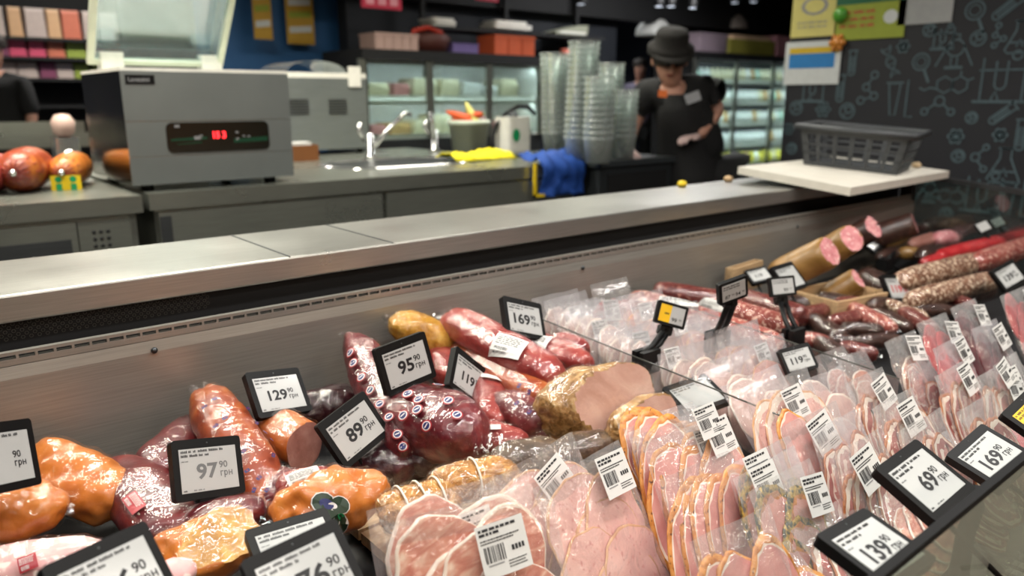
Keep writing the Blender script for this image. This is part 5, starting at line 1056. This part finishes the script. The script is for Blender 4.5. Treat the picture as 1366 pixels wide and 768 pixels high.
fridge('tall lit display fridge with rows of pale cartons right of the worker', xr0, xr1, FY + .3, .45, 1.68, 3, 5, it_right, 5, em=2.4)
# goods on the fridge tops
def ontop(u0, v0, u1, v1, Y, m, label, name, cat, seg=1, zf=None):
    P, Q = at(u0, v1, Y=Y), at(u1, v1, Y=Y); h = at(u0, v0, Y=Y).z - P.z; P.z = zf if zf is not None else P.z; w = (Q.x - P.x) / seg
    for k in range(seg):
        t = thing(name, label + (', %s from the left' % ordn(k) if seg > 1 else ''), cat, (P.x + w * (k + .5), Y, P.z), ('row of ' + cat + ' on the left fridge top, ' + label[:12]) if seg > 1 else None)
        MB().rbox((-w * .48, -.12, 0), (w * .48, .12, h * .86), .01).build('box', m, t); MB().box((-w * .49, -.125, h * .86), (w * .49, .125, h)).build('lid', m, t)
TY = FY + .25
ontop(490, 44, 548, 70, TY, mat('pale_pink_box', '#b89a90', .6), 'pale pink carton in the row on the left fridge', 'carton', 'carton', 5)
ontop(648, 47, 702, 76, TY, mat('orange_box', '#c85a34', .6), 'bright orange carton in the row on the left fridge', 'carton', 'carton', 3)
ontop(592, 58, 628, 72, TY, mat('violet_box', '#6a5a90', .6), 'small violet carton between the red basket and orange cartons', 'carton', 'carton', 1)
P = at(571, 72, Y=TY); t = thing('red_basket', 'red and brown gift basket with handle on the fridge', 'basket', tuple(P))
MB().lathe([(.001, 0), (.14, 0), (.18, .12), (.15, .15), (.001, .15)], 20).build('body', mat('basket_brown', '#4a2018', .6), t); MB().tube([(-.16, 0, .08), (-.13, 0, .17), (0, 0, .2), (.13, 0, .17), (.16, 0, .08)], .02, 8).build('handle', mat('basket_red', '#b83420', .5), t)
for k, (u, v, w) in enumerate(((583, 38, .24), (585, 33, .22), (582, 29, .22))):
    P = at(u, v, Y=TY + .2); o = MB().rbox((-w / 2, -.12, 0), (w / 2, .12, .022), .03).build('foam_sheet', WHT); o.location = P; tag(o, 'white foam sheet in the stack above the red basket, %s' % ('lowest', 'middle', 'topmost')[k], 'foam sheet', 'foam sheets above the red basket')
sh_ = thing('wall_shelf', 'dark shelf above the fridges holding foam lids', 'shelf', tuple(at(640, 40, Y=TY + .2))); MB().box((-.6, -.16, -.03), (1.4, .16, -.004)).build('board', BLK2, sh_)
for x in (-.5, .4, 1.3): MB().box((x - .02, .12, -.6), (x + .02, .16, .9)).build('upright', BLK2, sh_)
P = at(672, 40, Y=TY + .2); t = thing('foam_tray', 'long white foam tray above the orange cartons', 'tray', tuple(P)); MB().rbox((-.2, -.12, 0), (.24, .12, .04), .03).build('base', WHT, t); MB().rbox((-.17, -.1, .04), (.2, .1, .07), .03).build('cover', WHT, t)
P = at(752, 50, Y=TY + .4); t = thing('foam_tray', 'large pale foam tray tilted above the tall tub stacks', 'tray', tuple(P)); MB().prism([(-.2, -.1, 0), (.22, -.1, .02), (.24, -.1, .12), (.1, -.1, .11), (-.2, -.1, .04)], (0, .2, 0)).build('base', mat('pale_foam', '#9a9c88', .6), t); MB().box((-.15, -.105, .03), (.2, -.1, .05)).build('fold', WHT, t)
P = at(755, 76, Y=TY); t = thing('orange_cap_jar', 'orange lidded jar behind the tall tub stacks', 'jar', tuple(P)); MB().lathe([(.001, 0), (.05, 0), (.05, -.08), (.001, -.08)], 14).build('body', WHT, t); MB().lathe([(.055, 0), (.055, .07), (.001, .075)], 14).build('lid', mat('coral_lid', '#c86a58', .5), t)
RT = FY + .45
for k, (u0, v0, u1, v1, c, lb) in enumerate(((920, 44, 958, 74, '#8a7a84', 'mottled lilac bag on the right fridge beside the worker'), (960, 50, 1022, 74, '#9a9440', 'olive green carton row on the right fridge'), (965, 40, 1018, 50, '#d0b090', 'beige carton on top of the olive ones'), (1024, 40, 1044, 72, '#c08890', 'pink carton near the dark wall'))):
    ontop(u0, v0, u1, v1 - 4, RT, mat('top_goods_%d' % k, c, .6), lb, 'carton', 'carton', 1, zf=1.751 if k != 2 else 1.751 + at(960, 50, Y=RT).z - at(960, 70, Y=RT).z)
for u, v, r, c, lb in ((872, 40, .2, '#b8b8b4', 'round white lamp disc behind the worker head'), (975, 32, .2, '#8a8078', 'round grey lamp shade above the right fridge')):
    P = at(u, v, Y=RT + .3); t = thing('pendant_shade', lb, 'lamp shade', tuple(P)); MB().lathe([(r, -.06), (r * .95, .02), (r * .6, .1), (.05, .14), (.001, .15)], 24).build('shade', mat('shade_' + c[1:], c, .5), t); MB().tube([(0, 0, .14), (0, 0, 3.3 - P.z)], .008, 6).build('cord', BLK, t)
# dark header and signs over the fridges
hd = MB().box((at(464, 30, Y=TY).x, FY + .64, 2.05), (9.5, FY + .74, 2.6)).build('trim_1', BLK2); hd['kind'] = 'structure'
M_RD = mat('wall_black_blue', '#0e131c', .7)
for k_, (xa, xb) in enumerate(((at(464, 60, Y=FY + .75).x, at(822, 60, Y=FY + .75).x), (at(902, 60, Y=FY + .75).x, 9.7))):
    bw = MB().box((xa, FY + .75, 0), (xb, FY + .9, 3.3)).build('wall_rear_deli_%d' % (k_ + 1), M_RD); bw['kind'] = 'structure'
bp_ = MB().box((at(790, 60, Y=11.8).x, 11.8, 0), (at(960, 60, Y=11.8).x, 12, 3.3)).build('wall_blue_panel', M_WALLB); bp_['kind'] = 'structure'
for (u0, v0, u1, v1, lb) in ((480, -40, 535, 14, 'red hanging sign above the left fridge'), (634, -30, 664, 3, 'second red hanging sign at the top of the picture')):
    P = at(u0, v0, Y=TY - .2); Q = at(u1, v1, Y=TY - .2); t = thing('hanging_sign', lb, 'sign', ((P.x + Q.x) / 2, P.y, Q.z)); w = (Q.x - P.x) / 2; h = P.z - Q.z
    MB().box((-w, -.01, 0), (w, .01, h)).build('panel', mat('sign_red', '#b02440', .5), t); mb = MB()
    for k in range(3): mb.box((-w * .8 + k * w * .6, -.012, h * .1), (-w * .4 + k * w * .6, -.01, h * .32))
    mb.build('pale_print', mat('sign_pale', '#d08a96', .5), t)
    MB().tube([(0, 0, h), (0, 0, 3.3 - Q.z)], .006, 6).build('cord', BLK, t)
for k, (u, v) in enumerate(((879, 9), (895, 9), (924, 11), (775, 6), (980, 4), (1005, 3))):
    P = at(u, v, Y=TY - .35); t = thing('spot_lamp', 'small glowing spot lamp over the fridges, %s from the left' % ('second', 'third', 'fourth', 'first', 'fifth', 'sixth')[k], 'lamp', tuple(P), 'spot lamps over the fridges')
    MB().lathe([(.05, 0), (.05, .1), (.001, .1)], 14).build('can', BLK, t); MB().lathe([(.001, .002), (.035, .002)], 14).build('lens', emis('spot_%d' % k, '#e8f0ff', 1.2 if k > 2 else 2.5), t); MB().tube([(0, 0, .1), (0, 0, 3.3 - P.z)], .006, 6).build('stem', BLK, t)
# blue column with yellow posters
P, Q = at(374, 60, Y=6.2), at(456, 60, Y=6.2)
pl = MB().box((P.x - .5, 6.2, 0), (Q.x, 6.7, 3.3)).build('wall_blue_pillar', M_WALLB); pl['kind'] = 'structure'
def poster(u0, v0, u1, v1, lb, Y):
    a, b = at(u0, v0, Y=Y), at(u1, v1, Y=Y); t = thing('hanging_poster', lb, 'poster', ((a.x + b.x) / 2, Y, b.z)); w = (b.x - a.x) / 2; h = a.z - b.z
    MB().box((-w, -.006, 0), (w, .006, h)).build('sheet', mat('poster_yellow', '#b8902e', .6), t); mb = MB()
    for k, (y, mi) in enumerate(((.18, 0), (.42, 1), (.62, 0), (.8, 2))): mb.prism([(-w * .8, -.008, h * y), (w * .8, -.008, h * (y + .03)), (w * .8, -.008, h * (y + .13)), (-w * .8, -.008, h * (y + .1))], (0, .002, 0), mi)
    mb.build('print', [WHP, PL, mat('poster_pink', '#c88888', .6)], t)
    MB().tube([(0, 0, h), (0, 0, 3.3 - b.z)], .005, 6).build('cord', BLK, t)
poster(378, -25, 420, 60, 'yellow poster with diagonal stripes on the blue pillar', 6.1)
poster(333, -35, 364, 53, 'yellow poster left of the blue pillar', 6.0)
# far shelving with coloured goods
gd = thing('store_shelving', 'dark far shelving with bright packets at the left', 'shelving', tuple(Vector((at(60, 132, Y=8.5).x, 8.5, 0)))); ox = gd.location.x
ZS = [at(60, v, Y=8.5).z for v in (50, 76, 104, 140)]
for z in ZS: MB().box((-1.1, 0, z - .03), (.75, .5, z)).build('shelf', BLK2, gd)
for x in (-1.1, .75): MB().box((x - .02, 0, 0), (x + .02, .5, 2.4)).build('upright', S_DARK, gd)
MB().box((-1.1, .5, 0), (.75, .53, 2.4)).build('back', BLK2, gd)
rr = random.Random(8); PC = [mat('packet_%d' % k, c, .5) for k, c in enumerate(('#c8783a', '#c8a078', '#b83038', '#c84868', '#d0a020', '#8a9a3a', '#c06a50', '#7a3a58', '#b8a8a0'))]
for zz, hh, ch in ((ZS[0], .26, (0, 1, 6, 8)), (ZS[1], .16, (2, 3, 4, 5, 6, 7)), (ZS[2], .14, (7, 8, 5))):
    x = -1.04; nk = 0
    while x < .66:
        w = rr.uniform(.1, .17); m = PC[rr.choice(ch)]; key = (m.name, round(w, 1), hh)
        if key not in IT:
            mb = MB(); mb.prism([(-w / 2, 0, 0), (w / 2, 0, 0), (w / 2 * .92, .01, hh * .9), (w / 2, .02, hh), (-w / 2, .02, hh), (-w / 2 * .92, .01, hh * .9)], (0, .12, 0)); IT[key] = mb.mesh('packet'); IT[key].materials.append(m)
        o = obj('snack_packet', IT[key]); o.location = (ox + x + w / 2, 8.56, zz + .001); tag(o, {ZS[0]: 'orange or beige packet on the top shelf of the far shelving', ZS[1]: 'bright packet on the middle shelf of the far shelving', ZS[2]: 'dull packet on the lower shelf of the far shelving'}[zz] + ', %s from the left' % ordn(nk), 'packet', 'packets on far shelf at %d cm' % int(zz * 100)); x += w + .015; nk += 1
# ---------------------------------------------------------------- people
def skin_mesh(name, J, E, root, m, parent, sub=2, rz=0):
    me = bpy.data.meshes.new(name); ks = list(J); idx = {k: i for i, k in enumerate(ks)}
    me.from_pydata([J[k][0] for k in ks], [(idx[a], idx[b]) for a, b in E], []); o = bpy.data.objects.new(name, me); COL.objects.link(o)
    md = o.modifiers.new('skin', 'SKIN'); md.use_smooth_shade = True; md.branch_smoothing = .4
    for k in ks:
        sv = me.skin_vertices[0].data[idx[k]]; r = J[k][1]; sv.radius = r if isinstance(r, tuple) else (r, r); sv.use_root = (k == root)
    sb = o.modifiers.new('sub', 'SUBSURF'); sb.levels = sub; sb.render_levels = sub
    dg = bpy.context.evaluated_depsgraph_get(); nm = bpy.data.meshes.new_from_object(o.evaluated_get(dg)); bpy.data.objects.remove(o)
    nm.materials.clear(); nm.materials.append(m)
    for p in nm.polygons: p.use_smooth = True
    return obj(name, nm, parent)
SKIN = mat('skin', '#b98a76', .5, noise_amt=.05, sss=.1); BLKC = mat('black_cloth', '#07080a', .85, noise_amt=.15); HAT = mat('black_cap', '#100d0a', .9, noise_amt=.2); GLV = mat('clear_glove', '#c4aaa6', .35); HAIR = mat('dark_hair', '#241a14', .7)
W0 = at(912, 132, Y=2.98); tW = depth(W0); px = tW / FPX
def wp(u, v, fwd=0): return at(u, v, t=tW - fwd) 
wk = thing('person', 'worker in black polo, apron and cap leaning over the dark counter', 'person', (wp(915, 132).x, wp(915, 132).y, 0)); WO = wk.location.copy()
def JJ(d): return {k: (tuple(p - WO), r) for k, (p, r) in d.items()}
hip = wp(938, 222); fl_ = lambda p, z: Vector((p.x, p.y, z))
legL, legR = hip - RIGHT * .1, hip + RIGHT * .1
body = JJ({'pelvis': (hip, .14), 'waist': (wp(926, 190, .06), .13), 'chest': (wp(907, 145, .14), .14), 'upper': (wp(901, 122, .18), .11), 'neck': (wp(897, 112, .24), .055), 'head0': (wp(894, 100, .28), .07), 'head1': (wp(893, 82, .30), .09), 'head2': (wp(893, 62, .27), .085),
 'sR': (wp(943, 114, .16), .075), 'eR': (wp(957, 150, .14), .046), 'wR': (wp(932, 182, .26), .031), 'sL': (wp(862, 122, .16), .075), 'eL': (wp(845, 165, .12), .046), 'wL': (wp(838, 196, .26), .031),
 'kL': (fl_(legL, .5), .065), 'aL': (fl_(legL, .1), .045), 'fL': (fl_(legL, .04) - FWD * .12, .04), 'kR': (fl_(legR, .5), .065), 'aR': (fl_(legR, .1), .045), 'fR': (fl_(legR, .04) - FWD * .12, .04), 'hL': (legL - ZUP * .05, .095), 'hR': (legR - ZUP * .05, .095)})
wbody = skin_mesh('body', body, [('pelvis', 'waist'), ('waist', 'chest'), ('chest', 'upper'), ('upper', 'neck'), ('neck', 'head0'), ('head0', 'head1'), ('head1', 'head2'), ('upper', 'sR'), ('sR', 'eR'), ('eR', 'wR'), ('upper', 'sL'), ('sL', 'eL'), ('eL', 'wL'), ('pelvis', 'hL'), ('hL', 'kL'), ('kL', 'aL'), ('aL', 'fL'), ('pelvis', 'hR'), ('hR', 'kR'), ('kR', 'aR'), ('aR', 'fR')], 'pelvis', SKIN, wk)
def dress(o, J, segs, m):
    """give the body faces nearest to the clothed bones the cloth material"""
    o.data.materials.append(m); S = [(Vector(J[a][0]), Vector(J[b][0]), f0, f1) for a, b, f0, f1 in segs[0]]; N_ = [(Vector(J[a][0]), Vector(J[b][0]), f0, f1) for a, b, f0, f1 in segs[1]]
    def dist(p, L):
        best = 9
        for a, b, f0, f1 in L:
            d = b - a; t_ = max(f0, min(f1, (p - a).dot(d) / d.length_squared)); best = min(best, (a + d * t_ - p).length)
        return best
    for p in o.data.polygons:
        if dist(p.center, S) < dist(p.center, N_): p.material_index = 1
def half(a, b, f): return tuple(Vector(body[a][0]).lerp(Vector(body[b][0]), f))
dress(wbody, body, ([('pelvis', 'upper', 0, 1), ('upper', 'neck', 0, .3), ('upper', 'sR', 0, 1), ('upper', 'sL', 0, 1), ('sR', 'eR', 0, .62), ('sL', 'eL', 0, .62), ('pelvis', 'hL', 0, 1), ('pelvis', 'hR', 0, 1), ('hL', 'kL', 0, 1), ('hR', 'kR', 0, 1), ('kL', 'aL', 0, 1), ('kR', 'aR', 0, 1)], [('upper', 'neck', .55, 1), ('neck', 'head2', 0, 1), ('sR', 'eR', .8, 1), ('sL', 'eL', .8, 1), ('eR', 'wR', 0, 1), ('eL', 'wL', 0, 1)]), BLKC)
shirt = {k: (body[k][0], body[k][1] * 1.45 if k in ('sR', 'sL', 'upper') else body[k][1] * 1.2) for k in ('pelvis', 'waist', 'chest', 'upper', 'sR', 'sL')}; shirt['cR'] = (half('sR', 'eR', .75), .085); shirt['cL'] = (half('sL', 'eL', .75), .085); shirt['nk'] = (half('upper', 'neck', .75), .085); shirt['chest'] = (body['chest'][0], (.215, .19)); shirt['waist'] = (body['waist'][0], (.195, .18))
skin_mesh('polo_shirt', shirt, [('pelvis', 'waist'), ('waist', 'chest'), ('chest', 'upper'), ('upper', 'nk'), ('upper', 'sR'), ('sR', 'cR'), ('upper', 'sL'), ('sL', 'cL')], 'pelvis', BLKC, wk)
tr = {k: (body[k][0], body[k][1] * 1.25) for k in ('pelvis', 'hL', 'kL', 'aL', 'hR', 'kR', 'aR')}
skin_mesh('trousers', tr, [('pelvis', 'hL'), ('hL', 'kL'), ('kL', 'aL'), ('pelvis', 'hR'), ('hR', 'kR'), ('kR', 'aR')], 'pelvis', BLKC, wk)
for k in 'LR': 
    f_ = Vector(body['f' + k][0]); a_ = Vector(body['a' + k][0]); skin_mesh('shoe', {'a': (tuple(fl_(a_, .06)), .055), 'b': (tuple(fl_(f_, .045)), .05), 'c': (tuple(fl_(f_, .04) - Vector((FWD.x, FWD.y, 0)) * .06), .035)}, [('a', 'b'), ('b', 'c')], 'a', BLK2, wk, 2)
# apron: curved sheet in front of the torso
mb = MB(); rows = [(126, 24, .35), (150, 34, .35), (175, 38, .29), (200, 40, .25), (235, 42, .22), (270, 42, .22)]; nn = 9
for v, hw, f_ in rows:
    for i in range(nn): s_ = i / (nn - 1) * 2 - 1; mb.v.append(tuple(wp(908 + (v - 128) * .12 + s_ * hw, v, f_ - .11 * s_ * s_) - WO))
mb.f = [(j * nn + i, j * nn + i + 1, (j + 1) * nn + i + 1, (j + 1) * nn + i) for j in range(len(rows) - 1) for i in range(nn - 1)]; mb.m = [0] * len(mb.f); mb.sm = [True] * len(mb.f)
ap = mb.build('apron', mat('apron_black', '#08080a', .8), wk); sd = ap.modifiers.new('th', 'SOLIDIFY'); sd.thickness = .004
def badge(nm, u, v, w, h, m, rot, f_): 
    p = wp(u, v, f_) - WO; n = -Vector((FWD.x, FWD.y, -.1)).normalized(); c, s_ = math.cos(math.radians(rot)), math.sin(math.radians(rot)); o = MB().rbox((-w / 2, -h / 2, 0), (w / 2, h / 2, .004), .004).build(nm, m, wk); o.matrix_local = frame(p, n, RIGHT * c + ZUP * s_); return o
badge('orange_badge', 884, 125, .05, .038, mat('badge_orange', '#d8681c', .5), -4, .37); badge('name_badge', 924, 130, .085, .055, mat('badge_grey', '#8a8c90', .4), 20, .345)
# face
hc = Vector(body['head1'][0]); fdir = (-Vector((FWD.x, FWD.y, 0)).normalized() - ZUP * .45).normalized(); upd = (ZUP - fdir * fdir.dot(ZUP)).normalized()
mb = MB(); nose = hc + fdir * .085; mb.tube([nose + upd * .03, nose + upd * .0 + fdir * .012, nose - upd * .022 + fdir * .022, nose - upd * .03], [.008, .011, .015, .008], 8); mb.build('nose', SKIN, wk)
for s_ in (-1, 1):
    e = hc + fdir * .082 + RIGHT * .033 * s_ + upd * .02; MB().lathe([(.001, .006), (.011, .003), (.014, -.004)], 10, 0, frame(e, fdir, RIGHT)).build('eye', mat('eye_dark', '#2a1c18', .3), wk)
    MB().lathe([(.001, .012), (.018, .008), (.024, -.004)], 12, 0, frame(hc + RIGHT * .092 * s_ + upd * .005, RIGHT * s_, upd) @ Matrix.Scale(1.4, 4, (1, 0, 0))).build('ear', SKIN, wk)
mb = MB(); mc = hc + fdir * .084 - upd * .048; mb.tube([mc - RIGHT * .026 - fdir * .008, mc, mc + RIGHT * .026 - fdir * .008], [.004, .008, .004], 8); mb.build('mouth', mat('lips', '#7e4038', .5), wk)
# cap: band, tall crown, peak; hair under it
cm = frame(hc + upd * .06 - fdir * .01, upd, RIGHT)
MB().lathe([(.10, -.06), (.108, -.01), (.105, .0)], 24, 0, cm).build('hair', HAIR, wk)
MB().lathe([(.112, -.025), (.128, -.012), (.13, .02), (.114, .034), (.094, .04), (.092, .092), (.08, .112), (.001, .118)], 26, 0, cm).build('cap_crown', HAT, wk)
mb = MB(); n_ = 14
for k in range(n_ + 1):
    a = math.pi * (k / n_); r_ = .113
    for q_ in (0, 1): mb.v.append(tuple(cm @ Vector((r_ * math.cos(a) * (1 + .1 * q_), -(r_ * math.sin(a) + q_ * .075 * math.sin(a) ** .6), .012 - q_ * .012))))
mb.f = [(2 * k, 2 * k + 1, 2 * k + 3, 2 * k + 2) for k in range(n_)]; mb.m = [0] * n_; mb.sm = [True] * n_; pk_ = mb.build('cap_peak', HAT, wk); sd = pk_.modifiers.new('th', 'SOLIDIFY'); sd.thickness = .006
# gloved hands: palm and five separate fingers each
def hand(key, d, curl, side):
    w = Vector(body[key][0]); d = Vector(d).normalized(); up = ZUP; sidev = d.cross(up).normalized() * side
    J = {'w': (tuple(w), .03), 'p0': (tuple(w + d * .035), (.034, .02)), 'p1': (tuple(w + d * .075), (.036, .018))}; E = [('w', 'p0'), ('p0', 'p1')]
    for i, (o_, L_) in enumerate(((-.03, .065), (-.01, .078), (.01, .074), (.03, .058))):
        b0 = w + d * .085 + sidev * o_; b1 = b0 + d * L_ * .5 - up * L_ * .12 * curl; b2 = b1 + d * L_ * .3 - up * L_ * .4 * curl
        J['a%d' % i] = (tuple(b0), .0105); J['b%d' % i] = (tuple(b1), .0095); J['c%d' % i] = (tuple(b2), .008); E += [('p1', 'a%d' % i), ('a%d' % i, 'b%d' % i), ('b%d' % i, 'c%d' % i)]
    t0 = w + d * .04 - sidev * .036; t1 = t0 + d * .035 - sidev * .022; t2 = t1 + d * .03 - sidev * .004 - up * .01
    J['t0'] = (tuple(t0), .013); J['t1'] = (tuple(t1), .0115); J['t2'] = (tuple(t2), .009); E += [('p0', 't0'), ('t0', 't1'), ('t1', 't2')]
    return skin_mesh('gloved_hand', J, E, 'w', GLV, wk, 1)
hand('wR', Vector(body['wR'][0]) - Vector(body['eR'][0]) + Vector((0, 0, .12)) - RIGHT * .1, 1.0, 1); hand('wL', Vector(body['wL'][0]) - Vector(body['eL'][0]) + RIGHT * .12, .8, -1)
def stander(label, u, v_head, t, hgt, shirtc, trc, hairc, yaw=0):
    H_ = at(u, v_head, t=t); x = RIGHT; f = -_h; B_ = Vector((H_.x, H_.y, 0)); s = hgt / 1.75
    p = thing('person', label, 'person', tuple(B_)); V = lambda a, b, c: tuple((x * a + f * b) * s + ZUP * c * s)
    J = {'pel': (V(0, 0, .95), .13 * s), 'wa': (V(0, 0, 1.1), .12 * s), 'ch': (V(0, 0, 1.3), .14 * s), 'up': (V(0, 0, 1.42), .1 * s), 'nk': (V(0, .02, 1.5), .05 * s), 'h0': (V(0, .03, 1.57), .07 * s), 'h1': (V(0, .03, 1.66), .085 * s), 'h2': (V(0, .01, 1.71), .07 * s)}
    E = [('pel', 'wa'), ('wa', 'ch'), ('ch', 'up'), ('up', 'nk'), ('nk', 'h0'), ('h0', 'h1'), ('h1', 'h2')]
    for k, sg in (('l', -1), ('r', 1)):
        J['s' + k] = (V(.18 * sg, 0, 1.4), .065 * s); J['e' + k] = (V(.24 * sg, .02, 1.12), .045 * s); J['w' + k] = (V(.22 * sg, .14, .9), .03 * s); J['n' + k] = (V(.21 * sg, .19, .84), (.035 * s, .02 * s)); J['hp' + k] = (V(.1 * sg, 0, .88), .09 * s); J['kn' + k] = (V(.1 * sg, .02, .5), .06 * s); J['an' + k] = (V(.1 * sg, 0, .09), .045 * s); J['ft' + k] = (V(.11 * sg, .16, .045), .04 * s)
        E += [('up', 's' + k), ('s' + k, 'e' + k), ('e' + k, 'w' + k), ('w' + k, 'n' + k), ('pel', 'hp' + k), ('hp' + k, 'kn' + k), ('kn' + k, 'an' + k), ('an' + k, 'ft' + k)]
        for i in range(4): J['f%s%d' % (k, i)] = (V(.21 * sg + (i - 1.5) * .018, .25, .78 - .004 * i), .009 * s); E.append(('n' + k, 'f%s%d' % (k, i)))
        J['t' + k] = (V(.21 * sg - sg * .05, .22, .83), .01 * s); E.append(('n' + k, 't' + k))
    bo = skin_mesh('body', J, E, 'pel', SKIN, p)
    dress(bo, J, ([('pel', 'up', 0, 1), ('up', 'sl', 0, 1), ('up', 'sr', 0, 1), ('sl', 'el', 0, .8), ('sr', 'er', 0, .8)], [('up', 'nk', .6, 1), ('nk', 'h2', 0, 1), ('sl', 'el', .95, 1), ('sr', 'er', .95, 1), ('el', 'wl', 0, 1), ('er', 'wr', 0, 1), ('hpl', 'knl', 0, 1), ('hpr', 'knr', 0, 1)]), shirtc)
    g = lambda ks, q: {k: (J[k][0], J[k][1] * q) for k in ks}
    S = g(('pel', 'wa', 'ch', 'up', 'sl', 'sr', 'el', 'er'), 1.5); skin_mesh('shirt', S, [('pel', 'wa'), ('wa', 'ch'), ('ch', 'up'), ('up', 'sl'), ('up', 'sr'), ('sl', 'el'), ('sr', 'er')], 'pel', shirtc, p)
    T = g(('pel', 'hpl', 'hpr', 'knl', 'knr', 'anl', 'anr'), 1.22); skin_mesh('trousers', T, [('pel', 'hpl'), ('hpl', 'knl'), ('knl', 'anl'), ('pel', 'hpr'), ('hpr', 'knr'), ('knr', 'anr')], 'pel', trc, p)
    MB().lathe([(.088 * s, -.02), (.098 * s, .03), (.08 * s, .08), (.001, .1)], 18, 0, Matrix.Translation(V(0, .005, 1.68))).build('hair', hairc, p)
    for k in 'lr':
        sg = -1 if k == 'l' else 1; MB().lathe([(.001, .008), (.012, .003), (.014, -.004)], 8, 0, frame(V(.03 * sg, .112, 1.66), f, x)).build('eye', HAIR, p)
    MB().tube([V(0, .112, 1.65), V(0, .135, 1.615), V(0, .112, 1.61)], [.007, .012, .006], 8).build('nose', SKIN, p); MB().tube([V(-.025, .1, 1.575), V(0, .112, 1.573), V(.025, .1, 1.575)], [.003, .006, .003], 6).build('mouth', mat('lips2', '#8a4a42', .5), p)
    return p
stander('far shopper in a lilac grey shirt left of the worker', 855, 64, 9.6, 1.72, mat('lilac_shirt', '#6a6478', .8), BLKC, HAIR)
stander('shopper in black clothes cut off by the left edge', -8, 66, 6.0, 1.72, BLKC, BLKC, HAIR)
